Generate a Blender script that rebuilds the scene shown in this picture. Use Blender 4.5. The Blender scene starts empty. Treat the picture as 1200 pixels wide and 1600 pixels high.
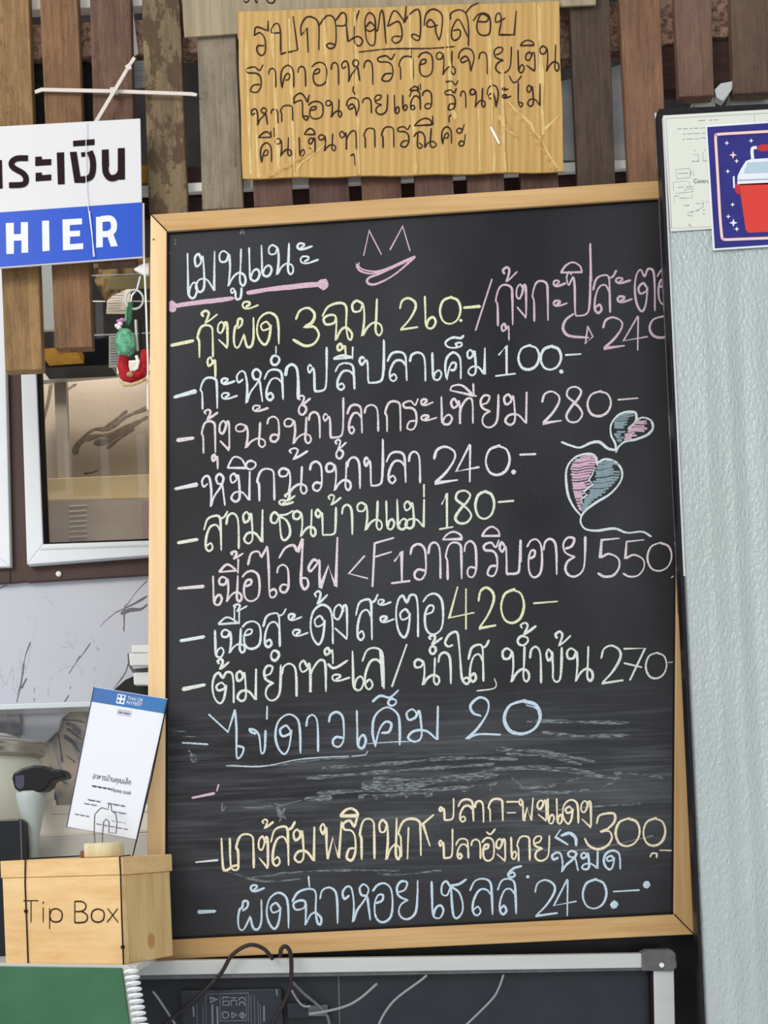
import bpy, bmesh, math, random
from mathutils import Vector, Matrix
random.seed(7)
S = bpy.context.scene
COL = S.collection
# ------------------------------------------------------------------ camera, world, lights, exposure
FPX, CX, CY, DIST, ROLL = 2000.0, 600.0, 1300.0, 2.0, math.radians(2.3)
cd = bpy.data.cameras.new('camera'); cam = bpy.data.objects.new('camera', cd); COL.objects.link(cam)
cd.sensor_fit = 'VERTICAL'; cd.sensor_height = 24.0; cd.lens = FPX / 1600 * 24.0
cd.shift_y = (CY - 800) / 1600; cd.clip_start = 0.05
R_ = Vector((math.cos(ROLL), 0, -math.sin(ROLL))); U_ = Vector((math.sin(ROLL), 0, math.cos(ROLL))); F_ = Vector((0, 1, 0))
CAM = Vector((0.0, -DIST, 1.15))
m = Matrix((R_, U_, -F_)).transposed().to_4x4(); m.translation = CAM
cam.matrix_world = m
S.camera = cam
def at(px, py, Y):
    d = R_ * (px - CX) / FPX - U_ * (py - CY) / FPX + F_
    return CAM + d * (Y - CAM.y)
w = bpy.data.worlds.new('world'); S.world = w; w.use_nodes = True
w.node_tree.nodes['Background'].inputs[0].default_value = (0.93, 0.97, 1.0, 1)
w.node_tree.nodes['Background'].inputs[1].default_value = 0.80
def area(name, loc, target, size, power, col):
    l = bpy.data.lights.new(name, 'AREA'); l.shape = 'RECTANGLE'; l.size, l.size_y = size; l.energy = power; l.color = col
    o = bpy.data.objects.new(name, l); COL.objects.link(o); o.location = loc
    o.rotation_euler = (Vector(target) - Vector(loc)).to_track_quat('-Z', 'Y').to_euler()
    return o
area('daylight', (-2.6, -3.2, 3.6), (0, 0, 1.4), (2.2, 1.5), 100, (1.0, 0.95, 0.87))
kl = area('window_fill', at(120, 340, .50), at(150, 720, .68), (.16, .06), 3.4, (1.0, .93, .85))  # added unseen fill light, brightens what shows behind the window glass
S.view_settings.view_transform = 'Standard'; S.view_settings.look = 'None'
S.view_settings.gamma = 1.0; S.view_settings.use_curve_mapping = False
S.view_settings.exposure = 0.0
# ------------------------------------------------------------------ helpers
def lin(h):
    h = h.lstrip('#'); r = []
    for i in (0, 2, 4):
        c = int(h[i:i+2], 16) / 255
        r.append(c / 12.92 if c <= 0.04045 else ((c + 0.055) / 1.055) ** 2.4)
    return (r[0], r[1], r[2], 1)
def mat(name, col, rough=0.6, metal=0.0, spec=0.28, var=0.0, vscale=(20, 20, 20), bump=0.0, bscale=None, col2=None, contrast=(0.35, 0.65), detail=4.0, rot=0.0, sheen=None):
    """base colour mixed with a second one by stretched noise, with a fine bump"""
    m = bpy.data.materials.new(name); m.use_nodes = True; nt = m.node_tree; N = nt.nodes; L = nt.links
    b = N['Principled BSDF']; b.inputs['Roughness'].default_value = rough; b.inputs['Metallic'].default_value = metal
    b.inputs['Specular IOR Level'].default_value = spec
    c1 = lin(col); c2 = lin(col2) if col2 else tuple(x * (1 - var) for x in c1[:3]) + (1,)
    g = N.new('ShaderNodeNewGeometry')
    mp = N.new('ShaderNodeMapping'); mp.inputs['Scale'].default_value = vscale; mp.inputs['Rotation'].default_value = (0, rot, 0)
    L.new(g.outputs['Position'], mp.inputs[0])
    if var or col2:
        n = N.new('ShaderNodeTexNoise'); n.inputs['Scale'].default_value = 1.0; n.inputs['Detail'].default_value = detail
        n.inputs['Roughness'].default_value = 0.65
        L.new(mp.outputs[0], n.inputs['Vector'])
        r = N.new('ShaderNodeMapRange'); r.inputs[1].default_value, r.inputs[2].default_value = contrast
        L.new(n.outputs[0], r.inputs[0])
        x = N.new('ShaderNodeMix'); x.data_type = 'RGBA'; x.inputs['A'].default_value = c2; x.inputs['B'].default_value = c1
        L.new(r.outputs[0], x.inputs['Factor']); L.new(x.outputs['Result'], b.inputs['Base Color'])
        m['mix'] = x.name
    else:
        b.inputs['Base Color'].default_value = c1
    if bump:
        n2 = N.new('ShaderNodeTexNoise'); n2.inputs['Scale'].default_value = 1.0; n2.inputs['Detail'].default_value = 3
        mp2 = N.new('ShaderNodeMapping'); mp2.inputs['Scale'].default_value = bscale or vscale; L.new(g.outputs['Position'], mp2.inputs[0])
        L.new(mp2.outputs[0], n2.inputs['Vector'])
        bp = N.new('ShaderNodeBump'); bp.inputs['Strength'].default_value = bump; bp.inputs['Distance'].default_value = 0.002 if bump < 1 else 0.0036
        L.new(n2.outputs[0], bp.inputs['Height']); L.new(bp.outputs[0], b.inputs['Normal'])
    return m
def link(o): COL.objects.link(o); return o
def base(o):
    return o.parent.location.copy() if o.parent and o.parent.parent is None else Vector()
def root(name, label, cat, loc, group=None):
    o = link(bpy.data.objects.new(name, None)); o.location = loc; o.empty_display_size = 0.02
    if label: o['label'] = label
    if cat: o['category'] = cat
    if group: o['group'] = group
    return o
def rootloc(o):
    while o.parent: o = o.parent
    return o.location
class MB:
    def __init__(s): s.v, s.f = [], []
    def add(s, vs, fs):
        n = len(s.v); s.v += [Vector(v) for v in vs]; s.f += [tuple(i + n for i in f) for f in fs]; return s
    def prism(s, pts, Y, t):
        """polygon given where it is seen, at depth Y, extruded straight back by t"""
        P = [at(x, y, Y) for x, y in pts]; n = len(P)
        B = [p + Vector((0, t, 0)) for p in P]
        return s.add(P + B, [tuple(range(n)), tuple(range(2*n-1, n-1, -1))] + [(i, i+n, (i+1) % n + n, (i+1) % n) for i in range(n)])
    def rect(s, x0, y0, x1, y1, Y, t, sl=-0.045, vl=0.04):
        h = y1 - y0; q = vl * h / 2; k = sl * (x1 - x0) / 2
        return s.prism([(x0-q, y0-k), (x1-q, y0+k), (x1+q, y1+k), (x0+q, y1-k)], Y, t)
    def tube(s, P, r, seg=8, caps=True):
        P = [Vector(p) for p in P]; n = len(P); rings = []
        up = Vector((0, 1, 0)); vs = []; fs = []
        for i, p in enumerate(P):
            d = (P[min(i+1, n-1)] - P[max(i-1, 0)]);
            if d.length < 1e-9: d = Vector((0, 0, 1))
            d.normalize(); a = d.cross(up)
            if a.length < 0.05: a = d.cross(Vector((1, 0, 0)))
            a.normalize(); b = d.cross(a); rr = r[i] if isinstance(r, (list, tuple)) else r
            for k in range(seg):
                t = 2*math.pi*k/seg; vs.append(p + (a*math.cos(t) + b*math.sin(t))*rr)
        for i in range(n-1):
            for k in range(seg):
                fs.append((i*seg+k, i*seg+(k+1) % seg, (i+1)*seg+(k+1) % seg, (i+1)*seg+k))
        if caps: fs += [tuple(range(seg))[::-1], tuple((n-1)*seg+k for k in range(seg))]
        return s.add(vs, fs)
    def lathe(s, c, prof, seg=40, axis='Z', sx=1, sy=1):
        c = Vector(c); vs = []; fs = []; n = len(prof)
        for r, h in prof:
            for k in range(seg):
                t = 2*math.pi*k/seg; x, y = r*math.cos(t)*sx, r*math.sin(t)*sy
                vs.append(c + (Vector((x, y, h)) if axis == 'Z' else Vector((x, h, y))))
        for i in range(n-1):
            for k in range(seg):
                fs.append((i*seg+k, i*seg+(k+1) % seg, (i+1)*seg+(k+1) % seg, (i+1)*seg+k))
        fs += [tuple(range(seg))[::-1], tuple((n-1)*seg+k for k in range(seg))]
        return s.add(vs, fs)
    def ribbon(s, P, wd, nrm=Vector((0, -1, 0)), h=0.0005, jit=0.0):
        """a chalk, pen or paint line lying on a surface: slightly raised in its middle, round at both ends"""
        P = [Vector(p) for p in P]; Q = [P[0]]
        for p in P[1:]:
            if (p - Q[-1]).length > 1e-5: Q.append(p)
        P = Q; n = len(P)
        if n < 2: return s
        vs = []; fs = []; L = [0]
        for i in range(1, n): L.append(L[-1] + (P[i]-P[i-1]).length)
        ph = random.random()*6
        for i in range(n):
            d = (P[min(i+1, n-1)] - P[max(i-1, 0)]).normalized(); a = d.cross(nrm).normalized()
            if 0 < i < n-1:
                d1 = (P[i]-P[i-1]).normalized(); d2 = (P[i+1]-P[i]).normalized()
                k = 1/max(0.75, math.sqrt(max(0, (1+d1.dot(d2))/2)))
            else: k = 0.75
            ww = wd/2*k*(1 + jit*math.sin(ph + L[i]*70) + jit*random.uniform(-.35, .35))
            vs += [P[i]-a*ww, P[i]+nrm*h, P[i]+a*ww]
        for i in range(n-1):
            k = 3*i; fs += [(k, k+1, k+4, k+3), (k+1, k+2, k+5, k+4)]
        k = len(vs); d0 = (P[0]-P[1]).normalized(); d1 = (P[-1]-P[-2]).normalized()
        vs += [P[0]+d0*wd*.35, P[-1]+d1*wd*.35]
        fs += [(0, k, 1), (1, k, 2), (3*n-3, 3*n-2, k+1), (3*n-2, 3*n-1, k+1)]
        return s.add(vs, fs)
    def obj(s, name, m, parent=None, smooth=False, bevel=0, label=None, cat=None, kind=None, group=None, solid=True):
        me = bpy.data.meshes.new(name); off = rootloc(parent) if parent else Vector()
        me.from_pydata([v - off for v in s.v], [], s.f)
        bm = bmesh.new(); bm.from_mesh(me)
        if solid: bmesh.ops.recalc_face_normals(bm, faces=bm.faces[:])
        if bevel:
            es = [e for e in bm.edges if len(e.link_faces) == 2 and e.calc_face_angle(0) > 0.5]
            bmesh.ops.bevel(bm, geom=es, offset=bevel, segments=2, profile=0.6, affect='EDGES', clamp_overlap=True)
        bm.to_mesh(me); bm.free()
        if smooth:
            for p in me.polygons: p.use_smooth = True
        me.materials.append(m)
        o = link(bpy.data.objects.new(name, me))
        if parent: o.parent = parent
        if label: o['label'] = label
        if cat: o['category'] = cat
        if kind: o['kind'] = kind
        if group: o['group'] = group
        return o
def curve(pts, closed=False, n=6):
    """smooth line through points; a point with a third item is a sharp corner"""
    segs = [[pts[0]]]
    for p in pts[1:]:
        segs[-1].append(p)
        if len(p) > 2: segs.append([p])
    out = []
    for sg in segs:
        if len(sg) < 2: continue
        P = [(p[0], p[1]) for p in sg]
        if len(P) == 2: out += P; continue
        for i in range(len(P)-1):
            p0 = P[i-1] if i else (2*P[0][0]-P[1][0], 2*P[0][1]-P[1][1]); p1, p2 = P[i], P[i+1]
            p3 = P[i+2] if i+2 < len(P) else (2*P[-1][0]-P[-2][0], 2*P[-1][1]-P[-2][1])
            for k in range(n):
                t = k/n
                out.append(tuple(0.5*((2*p1[a]) + (-p0[a]+p2[a])*t + (2*p0[a]-5*p1[a]+4*p2[a]-p3[a])*t*t + (-p0[a]+3*p1[a]-3*p2[a]+p3[a])*t**3) for a in (0, 1)))
        out.append(P[-1])
    return out
def parse(st):
    r = []
    for t in st.split():
        c = t.endswith('!'); x, y = t.rstrip('!').split(',')
        r.append((float(x), float(y), 1) if c else (float(x), float(y)))
    return r
# single-stroke letter shapes in a 100 by 100 box, strokes separated by ;
G = {
 'ก': '14,100 12,50 3,36 20,8 50,0 86,8 92,35 94,100',
 'ข': '30,14 14,3 2,18 14,36 34,25 34,12 40,60 40,88 58,100 80,92 88,55 90,0',
 'ค': '34,66 58,64 66,44 46,38 26,58 12,100! 3,60 12,20 50,0 86,18 94,50 94,100',
 'ง': '70,22 42,4 10,14 6,36 32,44 55,30 70,8 88,12 92,50 92,100! 12,68',
 'จ': '0,42 10,14 42,0 82,10 96,45 76,100! 68,60 46,34 14,46 24,60 56,52',
 'ฉ': '0,32 20,8 58,0 80,12 80,60 86,92 96,98 99,82 80,66 62,72 45,98! 46,40 28,30 5,38 12,54 38,52 46,40',
 'ช': '38,20 20,5 4,15 4,36 24,40 38,22 42,55 48,90 62,100 82,86 84,62 70,35 42,20;38,16 70,14 98,3',
 'ณ': '0,40 14,20 34,18 48,45 48,98! 62,75 82,68 98,85 86,99 72,85 76,0;18,25 16,85 28,100 38,88 24,72',
 'ด': '58,40 42,28 20,38 28,54 54,50 62,42 54,82 36,100 12,82 2,50 14,16 50,0 84,12 95,42 97,100',
 'ต': '58,44 42,34 20,44 28,58 54,54 62,46 54,84 36,100 12,82 2,46 10,14 30,2 48,18 64,2 88,6 96,36 97,100',
 'ท': '30,22 16,3 3,16 12,36 30,28 36,12 40,50 40,98! 42,45 62,12 80,4 92,20 94,98',
 'น': '38,12 18,2 4,12 8,30 28,30 38,14 42,50 36,99! 52,76 74,64 94,72 98,90 88,100 78,86 80,50 82,0',
 'บ': '24,16 10,4 2,20 14,32 28,18 32,60 33,96 46,99 78,98 87,80 90,0',
 'ป': '20,42 10,38 2,46 10,56 26,46 32,60 34,95 44,100 76,98 87,86 90,50 90,0',
 'ผ': '22,34 40,22 42,4 26,2 20,22 10,30 4,60 8,92 26,98 52,56! 64,95 84,99 96,70 96,0',
 'พ': '28,22 14,3 2,14 14,30 26,14 28,60 32,99! 55,42! 80,98! 92,0',
 'ฟ': '28,44 16,42 2,56 8,64 26,52 36,44 36,72 38,99! 64,55! 87,98! 92,0',
 'ม': '34,20 20,4 4,14 10,34 28,28 38,10 44,50 44,88 26,99 8,86 24,68 58,70 88,98! 90,0',
 'ย': '14,28 40,22 50,4 24,0 6,14 10,34 28,44 52,50! 22,62 14,82 32,98 62,99 88,82 95,40 96,0',
 'ร': '98,0 78,20 48,6 4,12 10,26 58,30 84,46 86,80 62,100 26,94 42,74 80,72',
 'ล': '0,30 20,5 55,0 84,12 90,50 93,100;90,48 66,30 36,32 14,60 12,88 28,100 44,90 32,76 14,84',
 'ว': '5,28 15,8 50,0 82,14 90,45 88,82 65,100 34,96 28,82 48,72 86,76',
 'ส': '0,44 14,18 42,10 66,15 70,50 72,100;64,18 84,14 98,0;70,52 52,34 26,38 10,62 8,90 22,100 36,92 28,80 12,86',
 'ห': '24,28 8,36 2,18 16,4 32,10 40,50 38,99! 52,68 78,40 90,14 74,0 60,10 66,28 84,34 90,60 96,97',
 'อ': '0,18 24,3 60,0 90,16 98,52 90,86 60,100 30,97 12,80 10,50 26,30 50,30 46,44 16,50',
 'า': '3,30 14,8 48,0 80,12 90,42 92,100',
 'เ': '10,0 14,50 18,88 42,100 74,98 94,80 72,66 38,74 22,94',
 'ไ': '0,35 20,17 48,12 62,26! 80,0! 76,50 74,86 86,100 98,92 94,80 78,78 74,86',
 'e': '26,38 46,22 44,4 18,0 6,20 14,46 44,52 98,30',
 'ุ': '58,32 38,4 8,18 18,44 54,34 78,20 84,50 86,100',
 'ู': '40,25 22,5 8,18 15,42 42,32 44,70 52,96 76,94 88,70 92,5',
 '้': '14,44 4,20 28,2 46,18 42,50 26,96! 56,74 98,34',
 'ิ': '2,88 24,30 56,4 88,40 99,95! 2,88',
 'ี': '2,94 24,46 56,20 84,46 90,94! 2,94;94,0 97,96',
 'ื': '2,94 30,46 56,40 76,94 2,94;76,30 78,90;94,0 97,96',
 '็': '98,0 82,20 40,12 5,45 14,84 52,98 86,84 84,58 58,64 66,92',
 'o': '50,0 90,22 96,62 62,100 20,92 4,50 22,10 50,0 64,2',
 '0': '52,0 86,14 99,50 84,86 50,100 16,88 1,50 16,12 52,0 60,0',
 '1': '16,30 55,0! 56,97;0,100 100,96',
 '2': '2,32 14,8 48,0 84,14 86,36 52,70 4,99! 99,94',
 '3': '10,28 26,6 58,0 82,16 74,38 44,50! 82,52 99,74 80,96 44,100 0,82',
 '4': '60,0 2,70! 99,62;62,2 60,100',
 '5': '96,0 18,2! 12,50! 50,40 92,54 96,78 70,98 30,100 2,90',
 '8': '52,44 10,24 20,4 60,0 90,14 70,36 40,52 6,80 24,98 68,99 96,80 80,60 52,46',
}
def strokes(data, Y, widthpx, mb, jit=0.12, slope=-0.06, nrm=Vector((0, -1, 0)), h=0.0004, proj=None, wk=1.0):
    """data lines: 'C ox oy scale' sets the frame; 'w n' the line width; '~ points' a free line; 'glyph x0 y0 x1 y1'; '. x y r' a dot"""
    ox = oy = 0.0; sc = 1.0; wd = widthpx
    P3 = proj or (lambda x, y: at(x, y, Y))
    pm = (P3(600, 800) - P3(601, 800)).length
    for ent in data.replace('\n', '|').split('|'):
        ent = ent.strip()
        if not ent: continue
        k, _, rest = ent.partition(' ')
        if k == 'C': ox, oy, sc = map(float, rest.split()); continue
        if k == 'w': wd = float(rest) if rest.strip() != '-' else widthpx; continue
        if k == '~':
            lines = [parse(q) for q in rest.split(';')]
            lines = [[(ox+p[0]/sc, oy+p[1]/sc) + tuple(p[2:]) for p in l] for l in lines]
        elif k == '.':
            x, y, r = map(float, rest.split()); x = ox+x/sc; y = oy+y/sc
            c = P3(x, y); n = 12
            mb.add([c + nrm*h*1.5] + [P3(x+r*math.cos(a*6.2832/n)*random.uniform(.85, 1.1), y+r*math.sin(a*6.2832/n)*random.uniform(.85, 1.1)) for a in range(n)], [(0, 1+a, 1+(a+1) % n) for a in range(n)])
            continue
        else:
            x0, y0, x1, y1 = [float(q) for q in rest.split()]; lines = []
            W = (x1-x0)/sc; H = (y1-y0)/sc
            for q in G[k].split(';'):
                lines.append([(ox+x0/sc + p[0]/100*W, oy+y0/sc + p[1]/100*H + slope*(p[0]/100-.5)*W) + tuple(p[2:]) for p in parse(q)])
        for l in lines:
            mb.ribbon([P3(x, y) for x, y in curve(l)], wd*pm*wk, nrm, h, jit)
    return mb
# ------------------------------------------------------------------ the handwriting, as read off the board and the cardboard
MENU = [
('chalk_heading', 'chalk_ice', 4.6, '''C 250 340 2.79
เ 115 155 165 350|ม 148 150 248 325|น 255 140 375 300|ู 305 305 360 358|เ 383 130 438 275|เ 437 120 490 255|น 470 115 583 250|e 595 112 665 160|e 608 168 692 226'''),
('chalk_underline', 'chalk_pink', 7.5, '''C 250 340 2.79
~ 55,388 180,372 320,352|~ 60,382 200,364 315,348|~ 380,326 540,308 715,294|~ 382,330 560,300 712,286|w 5|~ 384,322 540,300 712,282|. 52 388 7|. 52 378 6|. 54 398 6|. 712 290 9|~ 36,372 66,402|~ 66,372 40,402'''),
('chalk_smiley', 'chalk_pink', 4.4, '''C 250 340 2.79
~ 888,165 912,57! 965,160|~ 1003,140 1058,38! 1090,145|~ 855,202 890,228 970,230 1110,168|~ 856,212 880,236 950,240 1100,178|~ 1112,172 1020,250 940,290 905,284 912,262 970,240 1104,176|~ 868,196 862,222'''),
('chalk_price_line', 'chalk_yellow', 4.8, '''C 250 450 4.444
w 10.8|~ 80,398 228,367|w -|้ 285 155 400 245|ก 258 258 375 480|ุ 325 475 395 620|ง 398 228 475 418|ผ 507 210 655 412|e 567 95 685 185|ด 670 172 830 392
w 6|3 925 140 1105 400|w -|C 450 440 3.871|ฉ 208 130 388 360|ุ 295 372 358 470|น 382 108 572 330|2 675 100 785 290|เ 820 88 898 282|0 918 95 1045 255|. 1045 235 2.6|w 8.8|~ 1065,158 1160,150'''),
('chalk_price_line', 'chalk_mauve', 4.6, '''C 730 390 3.636
w 6|~ 140,170 48,458|w -|้ 200 98 285 185|ก 160 200 265 430|ุ 192 418 245 515|ง 277 190 340 390|ก 368 178 465 405|e 487 175 560 235|e 487 290 570 345
ป 562 -30 715 375|w 6|~ 700,-24 704,180|w -|ิ 530 70 655 135|ส 715 122 850 358|e 840 160 930 215|e 850 265 940 325|ต 950 108 1070 350|อ 1080 115 1160 310|w 5.5|~ 605,365 560,400 545,450 580,490 690,500
w 4|~ 685,435 714,495! 672,535! 685,437|w 5|2 770 385 895 560|4 885 380 1025 572|0 1035 380 1180 500'''),
('chalk_price_line', 'chalk_ice', 4.8, '''C 260 540 4
w 10.8|~ 52,322 182,285|w -|ก 210 200 325 395|e 340 205 430 268|e 340 295 445 365|ห 437 150 607 360|ล 612 150 738 340|~ 685,5 685,48|o 652 62 707 120|w 7|า 742 118 832 335|w -|ป 882 15 1015 285|w 5|~ 1002,16 1002,200|w -|ล 1055 110 1185 275
~ 1046,80 1100,62 1160,72! 1048,86;1165,10 1163,82
C 520 520 2.927|ป 120 35 245 228|~ 236,38 236,170|ล 250 88 345 220|า 350 90 430 222|เ 450 90 500 215|ค 512 90 590 212|็ 512 15 600 70|ม 612 72 705 195|w 5.5|1 745 58 835 195|0 848 58 945 168|0 950 62 1045 168|. 1045 177 3.4|~ 1065,102 1135,97'''),
('chalk_price_line', 'chalk_rose', 4.6, '''C 260 600 3.529
w 10.1|~ 62,310 148,298|w -|้ 207 140 285 195|ก 193 205 275 380|ง 290 197 352 368|น 377 215 548 352|e 472 118 563 175|ว 553 180 628 318|น 645 185 800 330|้ 728 62 795 118|o 728 115 772 168|า 783 155 852 300|ป 863 80 988 295|ล 997 115 1085 272|า 1090 115 1175 262|C 260 680 4|ุ 283 118 327 212
C 560 600 4|ก 165 108 270 295|ร 280 95 375 285|e 388 95 468 165|e 388 195 492 255|เ 510 80 590 252|~ 520,80 522,240|ท 575 85 725 252|~ 574,36 590,12 650,10 720,72! 574,40;718,-2 722,66 738,76|ย 758 70 880 270|ม 905 55 1068 255
C 800 590 4.615|w 5|2 215 100 358 328|8 385 68 512 320|0 543 100 715 278|~ 765,160 908,148'''),
('chalk_price_line', 'chalk_white', 4.8, '''C 260 680 4
w 10.8|~ 58,335 190,308|w -|ห 220 245 372 448|ม 395 230 535 415|~ 382,202 420,138 470,150 500,205! 384,204|o 495 160 560 212|ก 565 210 682 408|น 698 200 880 370|้ 765 78 885 150|ว 893 165 980 347|น 993 168 1155 347|C 260 600 3.529|้ 930 305 992 362|o 935 362 975 410
C 540 680 4|า 10 138 97 335|ป 115 28 245 315|w 5.5|~ 234,30 236,200|w -|ล 255 105 385 298|า 393 103 472 300|w 5.4|2 550 72 702 298|4 688 60 835 292|0 875 68 1027 248|. 1050 230 4|~ 1090,122 1188,118'''),
('chalk_price_line', 'chalk_lime', 4.8, '''C 260 770 4
w 10.8|~ 75,312 192,292|w -|ส 235 120 385 362|า 372 128 460 350|ม 475 110 615 317|ช 650 110 795 297|e 700 45 795 98|้ 740 5 805 50|น 788 108 935 275|้ 1010 10 1092 76|บ 930 95 1075 264|า 1095 75 1168 262
C 540 750 4|น 68 135 230 315|เ 248 130 308 307|เ 315 120 388 307|ม 362 125 505 302|w 6|~ 490,30 490,105|w 5.4|1 588 82 670 305|8 680 68 790 270|0 810 72 930 242|~ 955,138 1050,130'''),
('chalk_price_line', 'chalk_rose', 4.8, '''C 260 840 4
w 8.8|~ 75,318 232,305|w -|เ 285 240 350 420|น 325 240 473 402|~ 330,214 380,168 440,205! 332,216;450,135 447,222|้ 403 85 480 132|อ 475 210 585 396|~ 510,170 530,100 575,88 592,125! 632,55! 640,200 645,350 665,375 688,350 675,322 645,335|ว 688 170 772 342|w 5.5|ไ 705 10 890 327|ฟ 885 5 1085 318|w -
C 530 830 4|~ 158,155 60,265! 178,295|w 5.5|~ 222,75 208,345;222,75 340,42;225,160 325,130|1 328 125 442 322|w -|ว 440 80 553 302|า 555 70 640 297|ก 663 70 772 300|ิ 645 2 770 55|ว 778 62 865 287|ร 903 58 1000 280|ิ 890 -30 1005 35|บ 1000 58 1145 268
C 770 820 4|w 6|~ 175,98 175,230|w -|อ 215 92 310 327|า 315 88 407 312|ย 433 78 585 322|~ 575,80 575,220|w 5|5 655 88 795 322|w 4|5 812 98 950 322|0 965 113 1120 288|w 3|~ 1152,200 1150,300 1115,330'''),
('chalk_price_line', 'chalk_ice', 4.8, '''C 260 920 4
w 8.8|~ 90,325 235,300|w -|เ 297 258 362 427|น 340 250 493 402|~ 325,218 380,178 450,212! 328,222;425,120 425,190;455,140 455,218|้ 420 95 505 140|อ 475 205 592 374|ส 605 130 750 362|o 652 385 703 450|e 758 157 848 228|e 785 255 888 328|ด 898 100 1045 347|้ 925 12 1008 95|ง 1043 90 1137 317
C 540 910 3.4286|ส 55 68 175 307|e 170 92 245 145|e 182 182 262 238|ต 268 65 392 294|อ 415 62 525 277'''),
('chalk_price', 'chalk_yellow', 5.2, '''C 540 910 3.4286
~ 600,25 555,190! 688,162;645,35 645,250|2 710 28 805 246|0 832 40 957 217|~ 1008,112 1135,102'''),
('chalk_price_line', 'chalk_mint', 5.0, '''C 260 1000 4
w 10.8|~ 105,308 238,280|w -|ต 285 200 425 395|้ 318 118 392 182|ม 433 185 575 382|ย 605 160 720 377|า 720 148 822 355|o 652 65 705 125|ท 828 120 1008 330|~ 1010,150 1040,175 1075,165 1132,128|ุ 985 45 1050 150|e 1030 215 1148 290
C 530 990 4|เ 75 108 158 352|ล 145 90 290 347|w 5.6|~ 422,68 330,330|~ 255,100 272,330|w -|น 465 155 628 322|้ 560 8 645 68|o 565 78 605 126|า 617 118 705 315|~ 710,72 680,80 662,55 690,5 735,-8 748,60 758,180 768,280 795,315 815,295 798,275 768,290|ส 808 45 938 298|w 3|~ 970,280 982,320 960,345 860,358|w -
C 780 960 4|น 15 205 190 424|้ 130 50 232 125|o 113 135 182 192|า 190 202 268 430|ข 293 210 402 422|้ 348 105 448 198|น 418 205 588 420|2 635 195 775 430|~ 780,215 912,212! 818,410;782,305 890,330|w 4|0 915 240 1048 400|w 3|~ 1058,300 1102,298'''),
('chalk_price_line', 'chalk_sky', 5.0, '''C 270 1090 4
w 5.5|~ 60,282 218,292|w 4.6|~ 225,105 345,215! 390,75! 398,200 400,370 430,360 442,315 405,302|~ 520,225 490,215 482,198 515,205 540,240 550,330 560,350 575,320 580,205|~ 590,55 588,135|ด 638 105 803 352|า 832 108 915 338|ว 970 90 1080 307
C 550 1070 3.75|w -|เ 22 150 85 370|ค 115 132 290 357|~ 120,98 165,65 215,75 240,62 272,32|o 210 82 260 122|ม 312 132 525 332|w 5.2|~ 755,182 710,165 695,120 745,75 795,95 795,160 740,250 672,318! 740,290 870,292|w 7|0 890 95 1105 287|w 3|~ 1020,118 1080,140 1096,180|w 2|~ 90,345 240,335 400,330|~ 0,420 80,410! 92,390|C 270 1090 4|w 2.4|~ 340,425 560,430 800,385 1100,365'''),
('chalk_price_line', 'chalk_cream', 5.0, '''C 290 1250 3
~ 168,180 175,310 188,330 215,316;207,180 213,310 240,328 247,308 220,310|ก 235 160 325 320|ง 340 165 390 322|้ 358 90 412 132|ส 400 105 515 307|ม 502 130 615 292|พ 630 105 740 278|ร 738 85 805 282|w 7|ิ 725 38 810 78|w -|ก 815 88 890 277|น 905 88 1008 280|ก 995 88 1110 262|~ 1045,130 1040,276|~ 1162,70 1112,112! 1145,215
C 660 1230 4.286|w 4.4|ป 112 78 220 220|ล 240 82 350 230|า 350 92 415 237|ก 440 78 545 227|~ 565,98 638,98;568,172 625,170|พ 645 75 750 227|ง 768 82 835 227|เ 835 75 885 242|เ 895 75 940 242|ด 938 85 1048 244|ง 1060 85 1135 272
ป 110 283 212 474|ล 225 345 315 477|า 325 350 395 480|อ 400 340 482 492|~ 430,300 455,315 488,280|ง 492 340 560 497|เ 590 335 632 480|ก 632 328 725 492|ย 740 328 855 492
C 840 1230 5|w 4.8|~ 462,285 480,225 540,205 600,210 600,270 550,325! 490,350! 560,345 580,400 540,460 470,485 400,455 368,400|0 608 245 800 460|0 825 245 1000 457|w 3.4|~ 880,545 895,518 930,520 930,550|w 4|~ 955,492 1048,495'''),
('chalk_note', 'chalk_sky', 4.8, '''C 660 1230 4.286
w 5|~ 925,285 890,335! 975,385;895,330 970,380|w 6|~ 930,325 985,308 1025,340 1030,392|w -|ห 865 430 1050 567|C 840 1230 5|ม 335 505 485 642|ด 515 495 650 642'''),
('chalk_dash', 'chalk_mint', 5.5, '''C 290 1250 3
~ 48,292 150,282'''),
('chalk_dash', 'chalk_pink', 8.0, '''C 270 1180 2.4
~ 74,160 155,143|w 4|~ 165,135 172,110'''),
('chalk_price_line', 'chalk_sky', 4.6, '''C 290 1350 3.333
w 10.8|~ 68,250 152,246|w 4.6|ผ 268 190 400 342|e 335 110 412 168|ด 420 150 540 337|ฉ 555 130 708 322|w 5|~ 640,65 645,118|w 4.6|า 697 122 800 312|ห 815 108 968 302|อ 975 102 1080 302
C 640 1340 2.857|ย -62 105 40 274|เ 92 105 155 270|ช 140 95 255 272|ล 270 95 378 257|ล 393 95 482 252|~ 500,38 465,48 440,75 452,88 470,80 462,66 445,74|. 528 86 2.6|w 4.6|2 558 100 660 260|4 642 98 745 260|0 772 98 880 227|. 913 210 6.5|~ 910,152 1025,145|. 1058 122 6'''),
('chalk_heart', 'chalk_ice', 4.8, '''C 860 630 6
~ 620,440 605,370 570,300 570,200 640,110 740,80 800,95 800,170 730,240|~ 800,158 870,135 940,160 965,220 920,290 800,340 700,360 640,410 615,460|w 5.5|~ 105,365 200,400 280,415 380,372 460,365 540,425 620,440|w 4
~ 950,175 960,240 900,300'''),
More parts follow.
